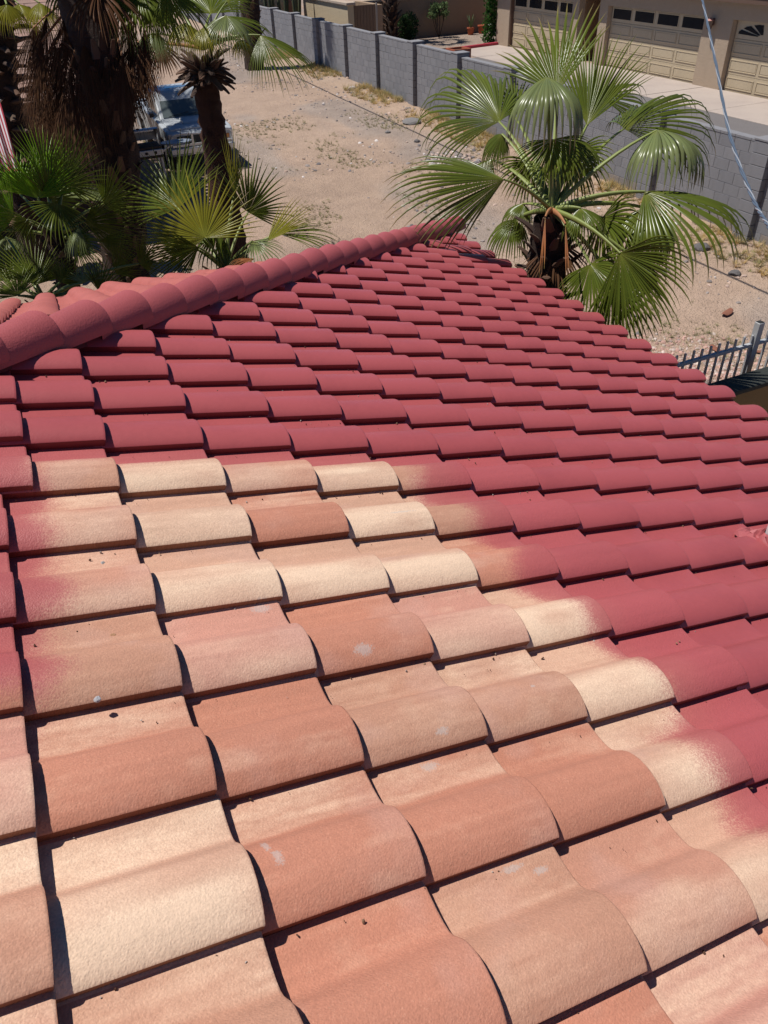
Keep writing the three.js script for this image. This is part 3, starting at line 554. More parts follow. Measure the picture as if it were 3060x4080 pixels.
{
  let cv = trunk(rightPalm, [[5.2, -4.3, -5.9], [5.2, -2.6, -5.93], [5.17, -1.2, -5.94]], 0.27, 0.18, barkM); stubs(rightPalm, cv, 0.35, 0.98, 70, 0.18, 0.85, 0.75);
  cv = trunk(middlePalm, [[2.3, -4.3, -8.5], [2.29, -3, -8.48], [2.28, -2.04, -8.47]], 0.22, 0.14, barkM); stubs(middlePalm, cv, 0.5, 0.98, 26, 0.15, 0.7, 0.6);
  cv = trunk(leftPalm, [[0.42, -4.3, -9.3], [0.47, -3, -9.5], [0.53, -1.6, -9.68]], 0.21, 0.12, barkM); stubs(leftPalm, cv, 0.15, 0.98, 36, 0.14, 0.6, 0.4);
  cv = trunk(lowPalm, [[0.18, -4.3, -8.1], [0.18, -3, -8.12], [0.18, -1.88, -8.14]], 0.18, 0.12, barkM); stubs(lowPalm, cv, 0.5, 0.98, 18, 0.13, 0.7, 0.5);
  cv = trunk(skirtPalm, [[1.38, -4.3, -11.9], [1.47, -2.9, -11.93], [1.71, -0.76, -11.9], [1.75, 0.8, -12.2], [1.5, 2.3, -12.4]], 0.37, 0.29, barkM); stubs(skirtPalm, cv, 0.05, 0.62, 190, 0.33, 0.85, 0.3);
  cv = trunk(slimPalm, [[3.6, -4.2, -13.65], [3.6, -2.6, -13.66], [3.61, -1.3, -13.79], [3.63, -0.5, -13.81]], 0.27, 0.19, barkRedM, 0.3); stubs(slimPalm, cv, 0.86, 0.97, 34, 0.2, 1.1, 1.75); stubs(slimPalm, cv, 0.9, 1.0, 22, 0.17, 1.1, 0.7);
  cv = trunk(edgePalm, [[0.2, -4.2, -15.5], [0.32, -2.5, -15.6], [0.47, -0.91, -15.62], [0.8, 0.45, -15.7]], 0.33, 0.26, barkM); stubs(edgePalm, cv, 0.25, 0.98, 110, 0.28, 1.25, 1.45);
  cv = trunk(backPalm, [[10.77, -4, -35.6], [10.9, -1.5, -35.65], [11.0, 1.5, -35.7], [11.1, 4.6, -35.8]], 0.4, 0.33, barkM); stubs(backPalm, cv, 0.1, 0.8, 60, 0.36, 1.2, 0.5);
  cv = trunk(yardPalm, [[19.3, -3.9, -39.9], [19.32, -1.5, -39.95], [19.35, 1.6, -40]], 0.3, 0.27, barkM); stubs(yardPalm, cv, 0.05, 0.9, 90, 0.29, 1.3, 0.6);
  cv = trunk(leftShadePalm, [[-2.6, -4.3, -9.4], [-2.0, -1.5, -9.5], [-1.3, 2.1, -9.7]], 0.3, 0.25, barkM); stubs(leftShadePalm, cv, 0.3, 0.98, 50, 0.26, 0.9, 0.4);
  cv = trunk(shadePalm, [[1.4, -4.1, -23.6], [1.45, -1.5, -23.6], [1.5, 1.5, -23.7], [1.5, 3.2, -23.8]], 0.36, 0.3, barkM); stubs(shadePalm, cv, 0.05, 0.7, 60, 0.32, 1.1, 0.4);
}
frond(rightPalm,[5.17,-1.12,-5.94],[4.56,-0.73,-5.91],[3.4,-0.54,-6.23],[-0.31,0.65,0.49],52,0.42,30,'green',0.45);
frond(rightPalm,[5.17,-1.12,-5.94],[5.16,-0.87,-7.12],[4.69,-1.1,-7.41],[-0.1,0.95,0.17],90,0.6,31,'green');
frond(rightPalm,[5.17,-1.12,-5.94],[5.3,-0.52,-7.23],[5.09,0.31,-8.31],[-0.31,0.52,0.5],68,1.3,36,'green',0.58);
frond(rightPalm,[5.17,-1.12,-5.94],[5.31,0.01,-6.43],[4.92,0.06,-5.6],[-0.06,0.96,0.08],100,2.2,31,'silver');
frond(rightPalm,[5.17,-1.12,-5.94],[6.03,-0.31,-7.23],[6.43,0.44,-8.11],[-0.58,-0.19,0.8],50,0.12,19,'green');
frond(rightPalm,[5.17,-1.12,-5.94],[5.89,-0.49,-6.45],[6.48,0.31,-7.02],[-0.57,-0.11,0.73],40,0.14,31,'green');
frond(rightPalm,[5.17,-1.12,-5.94],[6.45,-0.6,-6.52],[7.76,0.04,-6.64],[-0.25,0.68,0.3],60,1.3,36,'green',0.6);
frond(rightPalm,[5.17,-1.12,-5.94],[6.23,-0.46,-5.77],[6.09,-0.25,-4.9],[-0.07,0.97,0.07],100,2.3,33,'silver');
frond(rightPalm,[5.17,-1.12,-5.94],[5.87,-0.91,-5.4],[6.69,-0.8,-4.45],[-0.08,0.93,0.09],92,1.1,36,'green',0.5);
frond(rightPalm,[5.17,-1.12,-5.94],[5.27,-1.27,-4.93],[5.41,-1.77,-4.17],[-0.59,-0.24,0.67],74,0.36,36,'green');
frond(rightPalm,[5.17,-1.12,-5.94],[6.13,-1.16,-5.63],[5.68,-1.29,-5.02],[-0.16,0.87,0.18],110,2.0,33,'green');
frond(rightPalm,[5.17,-1.12,-5.94],[5.03,-1.31,-6.39],[4.66,-1.56,-6.19],[-0.16,0.69,0.24],90,1.0,31,'green');
frond(rightPalm,[5.17,-1.12,-5.94],[5.25,-1.49,-5.31],[5.15,-1.89,-4.87],[-0.54,-0.29,0.65],95,0.36,31,'green');
frond(rightPalm,[5.17,-1.12,-5.94],[5.26,-0.5,-6.16],[5.04,-0.85,-5.81],[-0.52,-0.31,0.71],95,0.38,36,'green');
frond(rightPalm,[5.17,-1.12,-5.94],[5.17,-0.58,-6.95],[4.88,-0.88,-6.97],[-0.21,0.58,0.33],75,1.3,28,'green');
frond(rightPalm,[5.17,-1.12,-5.94],[5.47,-1.64,-5.23],[5.5,-2.18,-4.61],[-0.55,-0.28,0.63],70,0.3,26,'green');
frond(rightPalm,[5.17,-1.12,-5.94],[5.59,-0.52,-7.38],[5.86,-0.01,-7.98],[-0.48,-0.03,0.74],40,0.6,21,'green',0.6);
frond(rightPalm,[5.17,-1.12,-5.94],[5.69,-1.23,-5.76],[5.56,-1.54,-5.14],[-0.55,-0.24,0.66],85,0.38,28,'green');
frond(rightPalm,[5.17,-1.12,-5.94],[5.82,-0.76,-6.52],[5.76,-1.15,-6.07],[-0.53,-0.3,0.7],90,0.38,31,'green');
frond(rightPalm,[5.17,-1.12,-5.94],[5.25,-1.43,-5.91],[5,-1.85,-5.52],[-0.51,0.29,0.68],60,0.3,26,'dead');
frond(rightPalm,[5.17,-1.12,-5.94],[5.32,-1.05,-5.66],[5.24,-1.14,-5.2],[-0.18,0.88,0.23],95,1.2,36,'green');
frond(rightPalm,[5.17,-1.12,-5.94],[5.11,-1.15,-6.36],[4.79,-1.26,-6.26],[-0.16,0.88,0.24],95,1.2,33,'green');
frond(rightPalm,[5.17,-1.12,-5.94],[6.54,-0.4,-7.07],[7.38,-0.12,-7.37],[-0.25,0.57,0.31],60,0.9,31,'green',0.55);
frond(rightPalm,[5.17,-1.12,-5.94],[5.61,-0.57,-6.35],[5.39,-0.79,-5.84],[-0.35,0.43,0.47],100,1.0,38,'green');
frond(rightPalm,[5.17,-1.12,-5.94],[5.66,-1.47,-5.15],[5.78,-1.73,-4.74],[-0.57,-0.2,0.63],70,0.38,28,'green');
frond(rightPalm,[5.17,-1.12,-5.94],[5.44,-0.85,-6.74],[5.11,-1.22,-6.44],[-0.5,-0.29,0.72],85,0.38,28,'green');
frond(rightPalm,[5.17,-1.12,-5.94],[4.88,-1.06,-5.63],[4.64,-1.45,-5.26],[-0.45,0.23,0.62],4,0.1,4,'rust');
frond(rightPalm,[5.17,-1.12,-5.94],[5.04,-1.12,-5.51],[4.85,-1.49,-5.13],[-0.46,0.24,0.61],3,0.1,3,'rust');
frond(middlePalm,[2.28,-2.04,-8.47],[2.09,-1.59,-8.39],[2.05,-0.93,-8.97],[-0.18,-0.12,0.94],112,0.06,40,'yellow');
frond(middlePalm,[2.28,-2.04,-8.47],[2.76,-1.52,-8.85],[3.18,-1.04,-9.22],[-0.24,-0.22,0.93],88,0.08,30,'green');
frond(middlePalm,[2.28,-2.04,-8.47],[2.63,-1.34,-8.93],[2.92,-0.71,-9.47],[0.09,0.2,-0.38],15,0.03,14,'yellow');
frond(middlePalm,[2.28,-2.04,-8.47],[2.1,-1.63,-9.87],[2.11,-0.95,-10.73],[-0.16,-0.48,0.95],85,0.08,34,'green');
frond(middlePalm,[2.28,-2.04,-8.47],[2.76,-1.68,-8.16],[3.45,-1.36,-8.42],[-0.08,0.59,0.27],26,0.1,14,'yellow');
frond(middlePalm,[2.28,-2.04,-8.47],[2.93,-1.64,-8.26],[3.71,-1.7,-8.01],[-0.08,0.69,0.27],30,0.35,18,'green');
frond(middlePalm,[2.28,-2.04,-8.47],[1.97,-1.64,-8.26],[1.26,-1.75,-8.33],[-0.16,-0.02,0.84],52,0.2,26,'green');
frond(middlePalm,[2.28,-2.04,-8.47],[1.9,-1.7,-8.66],[1.44,-1.68,-9.15],[-0.16,-0.1,0.94],50,0.12,22,'green');
frond(middlePalm,[2.28,-2.04,-8.47],[2.61,-1.67,-8.24],[2.76,-1.78,-7.8],[-0.07,0.79,0.28],60,0.4,16,'silver');
frond(middlePalm,[2.28,-2.04,-8.47],[2.31,-1.63,-8.68],[1.99,-1.83,-8.23],[-0.08,0.32,0.37],60,0.6,16,'green');
frond(middlePalm,[2.28,-2.04,-8.47],[2.54,-1.8,-8.02],[2.21,-1.74,-7.79],[-0.05,0.87,0.18],26,0.3,10,'rust');
frond(leftPalm,[0.53,-1.69,-9.68],[0.45,-1.28,-9.92],[0.55,-0.75,-10.47],[-0.01,-0.21,0.97],78,0.06,38,'bright');
frond(leftPalm,[0.53,-1.69,-9.68],[0.12,-1.39,-9.69],[-0.24,-1.12,-10.08],[0.02,-0.15,0.97],75,0.08,34,'bright');
frond(leftPalm,[0.53,-1.69,-9.68],[0.27,-1.29,-10.26],[0.25,-0.85,-10.79],[0,-0.17,0.97],60,0.06,26,'bright');
frond(leftPalm,[0.53,-1.69,-9.68],[0.59,-1.35,-10.07],[1.06,-1.02,-10.57],[-0.02,-0.31,0.97],105,0.12,36,'green');
frond(leftPalm,[0.53,-1.69,-9.68],[1.12,-1.68,-11.09],[1.32,-1.5,-11.71],[-0.05,0.77,0.68],100,0.3,28,'silver');
frond(leftPalm,[0.53,-1.69,-9.68],[0.91,-1.58,-9.74],[1.61,-1.66,-9.5],[-0.06,-0.18,0.96],62,0.12,34,'green');
frond(leftPalm,[0.53,-1.69,-9.68],[0.81,-1.54,-9.41],[0.57,-1.74,-9.06],[-0.02,1.01,0.38],55,0.7,22,'silver');
frond(leftPalm,[0.53,-1.69,-9.68],[0.27,-1.39,-9.49],[-0.08,-1.56,-9.35],[0,-0.14,0.97],70,0.15,26,'green');
frond(leftPalm,[0.53,-1.69,-9.68],[1,-1.74,-9.43],[1.5,-1.87,-9.1],[-0.06,-0.11,0.95],40,0.1,18,'green');
frond(leftPalm,[0.53,-1.69,-9.68],[0.65,-1.31,-9.67],[0.48,-1.64,-9.18],[-0.03,0.02,0.87],80,0.3,24,'green');
frond(leftPalm,[0.53,-1.69,-9.68],[0.82,-1.29,-10.44],[1.33,-0.88,-10.85],[-0.04,-0.37,0.97],85,0.1,30,'green');
frond(leftPalm,[0.53,-1.69,-9.68],[0.63,-1.24,-10.7],[0.86,-0.72,-11.19],[-0.03,-0.28,0.98],60,0.08,26,'bright');
frond(leftPalm,[0.53,-1.69,-9.68],[1.22,-1.53,-10.2],[1.71,-1.23,-10.38],[-0.08,-0.35,0.96],75,0.12,26,'green');
frond(leftPalm,[0.53,-1.69,-9.68],[-0.1,-1.55,-9.79],[-0.37,-1.77,-9.57],[0.04,-0.04,0.96],80,0.2,26,'green');
frond(leftPalm,[0.53,-1.69,-9.68],[0.71,-1.7,-9.45],[0.98,-1.9,-9.02],[-0.04,-0.11,0.96],70,0.2,24,'green');
frond(lowPalm,[0.18,-1.88,-8.14],[0.16,-1.7,-8.16],[0.21,-1.3,-8.62],[0.02,-0.13,0.95],75,0.06,32,'green');
frond(lowPalm,[0.18,-1.88,-8.14],[-0.13,-1.74,-8.53],[-0.13,-1.37,-8.99],[0.05,-0.08,0.95],75,0.08,28,'green');
frond(lowPalm,[0.18,-1.88,-8.14],[-0.02,-1.51,-9.37],[-0.05,-1.67,-8.97],[0.01,0.98,0.29],85,0.7,22,'silver');
frond(lowPalm,[0.18,-1.88,-8.14],[0.62,-1.7,-7.96],[0.72,-1.61,-8.27],[-0.02,0.97,0.47],70,0.3,16,'silver');
frond(lowPalm,[0.18,-1.88,-8.14],[1,-1.78,-8.28],[1.29,-1.59,-8.46],[-0.07,-0.07,0.94],60,0.1,22,'green');
frond(lowPalm,[0.18,-1.88,-8.14],[0.4,-1.69,-8.07],[0.58,-1.49,-8.3],[-0.01,-0.07,0.95],75,0.1,24,'green');
frond(lowPalm,[0.18,-1.88,-8.14],[-0.05,-1.75,-8.07],[-0.12,-1.47,-8.48],[0.04,-0.07,0.94],80,0.1,26,'green');
frond(lowPalm,[0.18,-1.88,-8.14],[0.76,-1.82,-7.94],[1.03,-1.58,-8.16],[-0.05,-0.06,0.94],75,0.12,24,'green');
frond(lowPalm,[0.18,-1.88,-8.14],[1.27,-1.7,-8.24],[1.61,-1.57,-8.48],[-0.1,-0.13,0.94],70,0.12,24,'green');
frond(skirtPalm,[2.21,0.8,-13.01],[1.01,-0.13,-11.97],[0.69,-0.9,-11.37],[-0.04,-0.06,0.79],19.96058242610681,0.12,44,'dead');
frond(skirtPalm,[2.21,0.8,-13.01],[1.35,-0.15,-11.71],[1.11,-1.17,-10.87],[-0.07,-0.07,0.79],20.01591014485075,0.12,44,'dead');
frond(skirtPalm,[2.21,0.8,-13.01],[2.05,0,-12.38],[1.92,-0.91,-11.59],[-0.1,0.28,0.79],23.651626025054384,0.12,44,'dead');
frond(skirtPalm,[2.21,0.8,-13.01],[2.28,0.05,-11.55],[2.07,-0.74,-10.9],[-0.13,0.15,0.79],18.7668264344145,0.12,44,'dead');
frond(skirtPalm,[2.21,0.8,-13.01],[1.61,0.1,-11.83],[1.43,-0.71,-11.15],[-0.08,-0.07,0.79],18.144004325789165,0.12,44,'dead');
frond(skirtPalm,[2.21,0.8,-13.01],[1.31,0.01,-12.72],[0.91,-0.78,-12.15],[-0.06,0.29,0.79],24.066523467023234,0.12,44,'dead');
frond(skirtPalm,[2.21,0.8,-13.01],[1.73,-0.3,-12.13],[1.55,-1.21,-11.36],[-0.09,0,0.79],19.098499572995355,0.12,44,'dead');
frond(skirtPalm,[2.21,0.8,-13.01],[2.29,0.25,-12.17],[2.01,-0.68,-11.42],[-0.12,0.23,0.79],24.54648357991347,0.12,44,'dead');
frond(skirtPalm,[2.21,0.8,-13.01],[1.6,0.23,-12.72],[1.19,-0.66,-12.08],[-0.08,-0.09,0.79],22.058518837198797,0.12,44,'dead');
frond(skirtPalm,[2.21,0.8,-13.01],[1.07,-0.39,-12.2],[0.7,-1.1,-11.68],[-0.05,0.16,0.79],17.777901742407845,0.12,44,'dead');
frond(skirtPalm,[2.21,0.8,-13.01],[2.22,0.05,-11.86],[2.03,-0.75,-11.19],[-0.12,-0.08,0.79],25.34588363899908,0.12,44,'dead');
frond(skirtPalm,[2.21,0.8,-13.01],[1.55,-0.43,-12.17],[1.35,-1.34,-11.4],[-0.08,0.18,0.79],19.002457395733245,0.12,44,'dead');
frond(skirtPalm,[2.21,0.8,-13.01],[1.09,0.21,-12.96],[0.78,-0.52,-12.4],[-0.05,0.15,0.8],24.8231723987879,0.12,44,'dead');
frond(skirtPalm,[2.21,0.8,-13.01],[1.96,-0.38,-12.02],[1.74,-1.1,-11.42],[-0.1,0.16,0.79],20.13946043131732,0.12,44,'dead');
frond(skirtPalm,[2.21,0.8,-13.01],[1.28,-0.14,-12.24],[0.87,-1.15,-11.48],[-0.06,0.11,0.79],17.613206061216086,0.12,44,'dead');
frond(skirtPalm,[2.21,0.8,-13.01],[1.34,-0.44,-11.63],[1.21,-1.23,-10.94],[-0.07,0.32,0.79],16.432384690722486,0.12,44,'dead');
frond(skirtPalm,[2.21,0.8,-13.01],[1.09,0.13,-11.94],[0.7,-0.66,-11.36],[-0.05,0.19,0.79],18.804332116162186,0.12,44,'dead');
frond(skirtPalm,[2.21,0.8,-13.01],[1.74,-0.06,-12.04],[1.45,-1.04,-11.26],[-0.09,0.12,0.79],19.42843265422156,0.12,44,'dead');
frond(skirtPalm,[2.21,0.8,-13.01],[2.09,-0.27,-12.22],[1.93,-1.01,-11.59],[-0.11,0,0.79],20.12794656407325,0.12,44,'dead');
frond(skirtPalm,[2.21,0.8,-13.01],[1.47,0.37,-12.16],[1.13,-0.41,-11.57],[-0.07,0.18,0.79],18.763048349596833,0.12,44,'dead');
frond(skirtPalm,[2.21,0.8,-13.01],[1.96,0.25,-12.01],[1.72,-0.6,-11.32],[-0.1,0.24,0.79],19.20668903249742,0.12,44,'dead');
frond(skirtPalm,[2.21,0.8,-13.01],[1.81,0.34,-12.37],[1.55,-0.47,-11.73],[-0.09,0.31,0.79],17.009794387178594,0.12,44,'dead');
frond(skirtPalm,[2.21,0.8,-13.01],[2.01,-0.05,-11.41],[1.79,-0.91,-10.69],[-0.11,0,0.79],23.651622413262757,0.12,44,'dead');
frond(skirtPalm,[2.21,0.8,-13.01],[1.29,0.35,-12.67],[0.93,-0.46,-12.07],[-0.06,-0.02,0.8],19.310669953717348,0.12,44,'dead');
frond(skirtPalm,[2.21,0.8,-13.01],[2.4,0.22,-11.6],[2.19,-0.53,-10.98],[-0.13,0.1,0.79],16.428111877820196,0.12,44,'dead');
frond(skirtPalm,[2.21,0.8,-13.01],[2.49,0.66,-11.95],[2.48,0.13,-11.08],[-0.06,0.67,0.34],90,0.8,38,'green');
frond(skirtPalm,[2.21,0.8,-13.01],[1.93,0.68,-11.79],[1.83,0.26,-11.05],[-0.05,0.62,0.4],60,0.7,30,'dead');
frond(skirtPalm,[2.21,0.8,-13.01],[1.69,0.73,-12.63],[1.33,0.36,-12.19],[-0.04,0.62,0.4],95,0.9,36,'green');
frond(skirtPalm,[2.21,0.8,-13.01],[2.72,0.63,-11.27],[2.96,0.26,-10.57],[-0.06,0.72,0.29],75,0.5,34,'green');
frond(skirtPalm,[2.21,0.8,-13.01],[2.31,0.62,-11.99],[2.17,0.26,-11.33],[-0.05,0.72,0.3],80,0.9,34,'green');
frond(skirtPalm,[2.21,0.8,-13.01],[2.77,0.4,-12.71],[2.83,-0.05,-12.16],[-0.05,0.72,0.29],75,0.9,30,'green');
frond(slimPalm,[3.66,-0.32,-13.78],[4.03,0.13,-13.47],[3.64,-0.14,-12.85],[-0.08,0.72,0.29],110,0.9,40,'silver');
frond(slimPalm,[3.66,-0.32,-13.78],[4.03,0.09,-13.8],[4.96,-0.01,-13.49],[-0.07,0.72,0.29],75,0.6,38,'green');
frond(slimPalm,[3.66,-0.32,-13.78],[4.48,-0.15,-13.22],[5.14,-0.59,-12.38],[-0.07,0.78,0.24],80,0.45,42,'green');
frond(slimPalm,[3.66,-0.32,-13.78],[2.91,-0.07,-13.96],[2.7,-0.45,-13.55],[-0.05,0.73,0.29],100,0.9,40,'silver');
frond(slimPalm,[3.66,-0.32,-13.78],[4.26,0.26,-14.2],[4.73,0.44,-14.33],[-0.08,0.72,0.29],100,0.6,34,'green');
frond(slimPalm,[3.66,-0.32,-13.78],[3.42,0.05,-13.75],[3.11,-0.27,-13.33],[-0.06,0.73,0.29],95,0.9,36,'yellow');
frond(slimPalm,[3.66,-0.32,-13.78],[3.63,0,-13.43],[3.55,-0.33,-12.91],[-0.07,0.73,0.29],90,0.8,34,'yellow');
frond(slimPalm,[3.66,-0.32,-13.78],[3.49,0.21,-14.59],[3.2,0.3,-14.97],[-0.06,0.72,0.29],100,0.7,34,'green');
frond(slimPalm,[3.66,-0.32,-13.78],[4.12,0.06,-14.83],[4.38,0.61,-15.64],[-0.12,0.54,0.48],90,0.3,30,'green');
frond(slimPalm,[3.66,-0.32,-13.78],[4.3,-0.24,-13.76],[4.24,-0.46,-13.41],[-0.08,0.73,0.29],80,0.8,26,'yellow');
frond(slimPalm,[3.66,-0.32,-13.78],[3.11,-0.29,-14.59],[2.98,-0.71,-14.2],[-0.07,0.64,0.39],70,0.5,24,'dead');
frond(edgePalm,[0.91,0.47,-15.65],[1.08,0.38,-14.91],[1.1,0.1,-14.42],[-0.02,0.62,0.4],95,0.8,34,'yellow');
frond(edgePalm,[0.91,0.47,-15.65],[1.37,0.4,-14.56],[1.29,0.05,-14.05],[-0.03,0.62,0.4],80,0.8,30,'yellow');
frond(edgePalm,[0.91,0.47,-15.65],[0.89,0.41,-14.52],[0.76,0.05,-14.16],[-0.02,0.62,0.4],90,0.7,28,'yellow');
frond(edgePalm,[0.91,0.47,-15.65],[1.23,0.13,-14.63],[1.19,-0.22,-14.35],[-0.04,0.45,0.6],22,0.1,16,'dead');
{ // crowns above the frame that still throw shade
  for (let i = 0; i < 34; i++) { const az = i * 2.4, el = rr(-0.3, 0.9), d = V(Math.cos(az) * Math.cos(el), Math.sin(el), Math.sin(az) * Math.cos(el)), c = V(1.5, 2.3, -12.4), h = c.clone().addScaledVector(d, 0.9), t = c.clone().addScaledVector(d, 2.0);  frond(skirtPalm, c.toArray(), h.toArray(), t.toArray(), [0, 1, 0.1], 80, 0.7, 24, 'green'); }
  for (let i = 0; i < 22; i++) { const az = i * 2.4 + 0.5, el = rr(-0.3, 1), d = V(Math.cos(az) * Math.cos(el), Math.sin(el), Math.sin(az) * Math.cos(el)), c = V(1.5, 3.2, -23.8); frond(shadePalm, c.toArray(), c.clone().addScaledVector(d, 0.9).toArray(), c.clone().addScaledVector(d, 2.1).toArray(), [0, 1, 0.1], 85, 0.7, 24, 'green'); }
  for (let i = 0; i < 18; i++) { const az = i * 2.4 + 0.9, el = rr(-0.5, 1.1), d = V(Math.cos(az) * Math.cos(el), Math.sin(el), Math.sin(az) * Math.cos(el)), c = V(-1.3, 2.1, -9.7); frond(leftShadePalm, c.toArray(), c.clone().addScaledVector(d, 0.9).toArray(), c.clone().addScaledVector(d, 2.1).toArray(), [0, 1, 0.1], 95, 0.7, 26, 'green'); }
  for (let i = 0; i < 12; i++) { const az = i * 2.4 + 1, el = rr(0, 1), d = V(Math.cos(az) * Math.cos(el), Math.sin(el), Math.sin(az) * Math.cos(el)), c = V(11.1, 4.6, -35.8); frond(backPalm, c.toArray(), c.clone().addScaledVector(d, 0.9).toArray(), c.clone().addScaledVector(d, 2.0).toArray(), [0, 1, 0.1], 80, 0.7, 22, 'green'); }
  for (let i = 0; i < 12; i++) { const az = i * 2.4 + 2, el = rr(0, 1), d = V(Math.cos(az) * Math.cos(el), Math.sin(el), Math.sin(az) * Math.cos(el)), c = V(19.35, 1.6, -40); frond(yardPalm, c.toArray(), c.clone().addScaledVector(d, 0.9).toArray(), c.clone().addScaledVector(d, 1.9).toArray(), [0, 1, 0.1], 80, 0.7, 22, 'green'); }
}

// ---------------------------------------------------------------- other plants
function leafCloud(parent, name, n, at, mat, size, seed) { // many single leaves; at(i) -> position
  const R = mulberry(seed), pos = [], ix = [], col = [];
  for (let i = 0; i < n; i++) {
    const c = at(R), d = V(R() - 0.5, R() - 0.3, R() - 0.5).normalize(), s = V(R() - 0.5, R() - 0.5, R() - 0.5).cross(d).normalize(), L = size * (0.7 + 0.6 * R()), W = L * 0.32, b = pos.length / 3, t = 0.7 + 0.6 * R();
    for (const p of [c, c.clone().addScaledVector(d, L * 0.5).addScaledVector(s, W), c.clone().addScaledVector(d, L), c.clone().addScaledVector(d, L * 0.5).addScaledVector(s, -W)]) { pos.push(p.x, p.y, p.z); col.push(mat.userData.c[0] * t, mat.userData.c[1] * t, mat.userData.c[2] * t); }
    ix.push(b, b + 1, b + 2, b, b + 2, b + 3);
  }
  const g = new THREE.BufferGeometry(); g.setAttribute('position', new THREE.Float32BufferAttribute(pos, 3)); g.setAttribute('color', new THREE.Float32BufferAttribute(col, 3)); g.setIndex(ix); g.computeVertexNormals();
  return stuff(part(name, g, mat, parent));
}
const foliage = (c) => { const m = leafMat({ clearcoat: 0.15 }); m.userData.c = c; return m; };
const darkLeaf = foliage([0.035, 0.07, 0.025]), paleLeaf = foliage([0.12, 0.17, 0.07]), ivyLeaf = foliage([0.05, 0.13, 0.025]);
const ball = (x, y, z, r, ry = r) => (R) => { const u = V(R() - 0.5, R() - 0.5, R() - 0.5).normalize().multiplyScalar(Math.cbrt(R())); return V(x + u.x * r, y + u.y * ry, z + u.z * r); };
{
  const b = thing('bush', 'round dark bush at the foot of the shaggy courtyard palm', 'bush', [20.35, -3.85, -40.2]);
  leafCloud(b, 'foliage', 1500, ball(0, 0.62, 0, 0.55, 0.65), darkLeaf, 0.11, 5); part('stem', tube([[0, 0, 0], [0.02, 0.5, 0.03]], 0.03), barkM, b);
  const p = thing('succulent_shrub', 'pale green shrub with fleshy leaves against the brown courtyard wall', 'shrub', [22.2, -3.85, -40.3]);
  for (let i = 0; i < 7; i++) { const x = rr(-0.45, 0.45), h = rr(0.8, 1.45), z = rr(-0.2, 0.2); part('stem', tube([[0, 0, 0], [x * 0.6, h * 0.5, z], [x, h, z]], 0.016, 5), barkM, p); leafCloud(p, 'foliage', 70, ball(x, h, z, 0.2, 0.17), paleLeaf, 0.15, 30 + i); }
  const pots = [[24.05, -40.25, 0.2, 0.34, 'terracotta pot holding a spiky green plant by the courtyard wall', 1], [24.75, -40.3, 0.22, 0.4, 'empty orange terracotta pot against the courtyard wall beside the ivy', 0]];
  for (const [x, z, r, h, label, plant] of pots) {
    const t = thing('flower_pot', label, 'flower pot', [x, -3.84, z]), cl = std({ color: lin(0.42, 0.10, 0.04), map: texRep(grain, 2), roughness: 0.8 });
    part('pot', new THREE.LatheGeometry([[0.02, 0], [r * 0.68, 0], [r * 0.9, h * 0.8], [r * 0.9, h * 0.82], [r * 1.02, h * 0.82], [r * 1.02, h], [r * 0.9, h], [r * 0.84, h * 0.82], [0.02, h * 0.8]].map((q) => new THREE.Vector2(...q)), 18), cl, t);
    if (plant) for (let i = 0; i < 9; i++) { const a = i * 2.4, l = rr(0.35, 0.7); part('leaf', boxlessTube(new THREE.CatmullRomCurve3([V(0, h * 0.8, 0), V(Math.cos(a) * l * 0.25, h + l * 0.6, Math.sin(a) * l * 0.25), V(Math.cos(a) * l * 0.5, h + l, Math.sin(a) * l * 0.5)]), 6, (q) => mix(0.05, 0.006, q), 5), std({ color: lin(0.09, 0.14, 0.05), roughness: 0.6 }), t); }
  }
  const pot3 = thing('planter', 'square orange planter box standing just behind the block wall', 'planter', [14.25, -2.55, -24.1]);
  part('box', merge([box([-0.3, 0.1, -0.3], [0.3, 0.42, -0.26]), box([-0.3, 0.1, 0.26], [0.3, 0.42, 0.3]), box([-0.3, 0.1, -0.26], [-0.26, 0.42, 0.26]), box([0.26, 0.1, -0.26], [0.3, 0.42, 0.26])]), std({ color: lin(0.42, 0.11, 0.05), roughness: 0.8 }), pot3);
  part('soil', box([-0.258, 0.08, -0.258], [0.258, 0.36, 0.258]), std({ color: lin(0.1, 0.06, 0.04), roughness: 1 }), pot3);
  part('stand', box([-0.28, -1.35, -0.28], [0.28, 0.078, 0.28]), std({ color: lin(0.42, 0.33, 0.27), map: texRep(grain, 1), roughness: 0.9 }), pot3);
  const iv = thing('ivy', 'green ivy climbing the stucco corner beside the left garage door', 'ivy', [23.1, -3.85, -36.75]);
  leafCloud(iv, 'foliage', 1700, (R) => { const h = R() * 2.7; return V(0.1 + (R() - 0.5) * 0.75 * (1 - 0.15 * h) - 0.1, h, (R() - 0.5) * 0.45 + 0.05); }, ivyLeaf, 0.13, 8); part('stem', tube([[0.2, 0, 0], [0.15, 1.2, 0.05], [0.2, 2.5, 0]], 0.025), barkM, iv);
  const cac = std({ color: lin(0.075, 0.085, 0.04), roughness: 0.8 });
  const c = thing('column_cactus', 'cluster of tall dark column cactus behind the block wall at the far end', 'cactus', [14.7, -3.88, -42.6]);
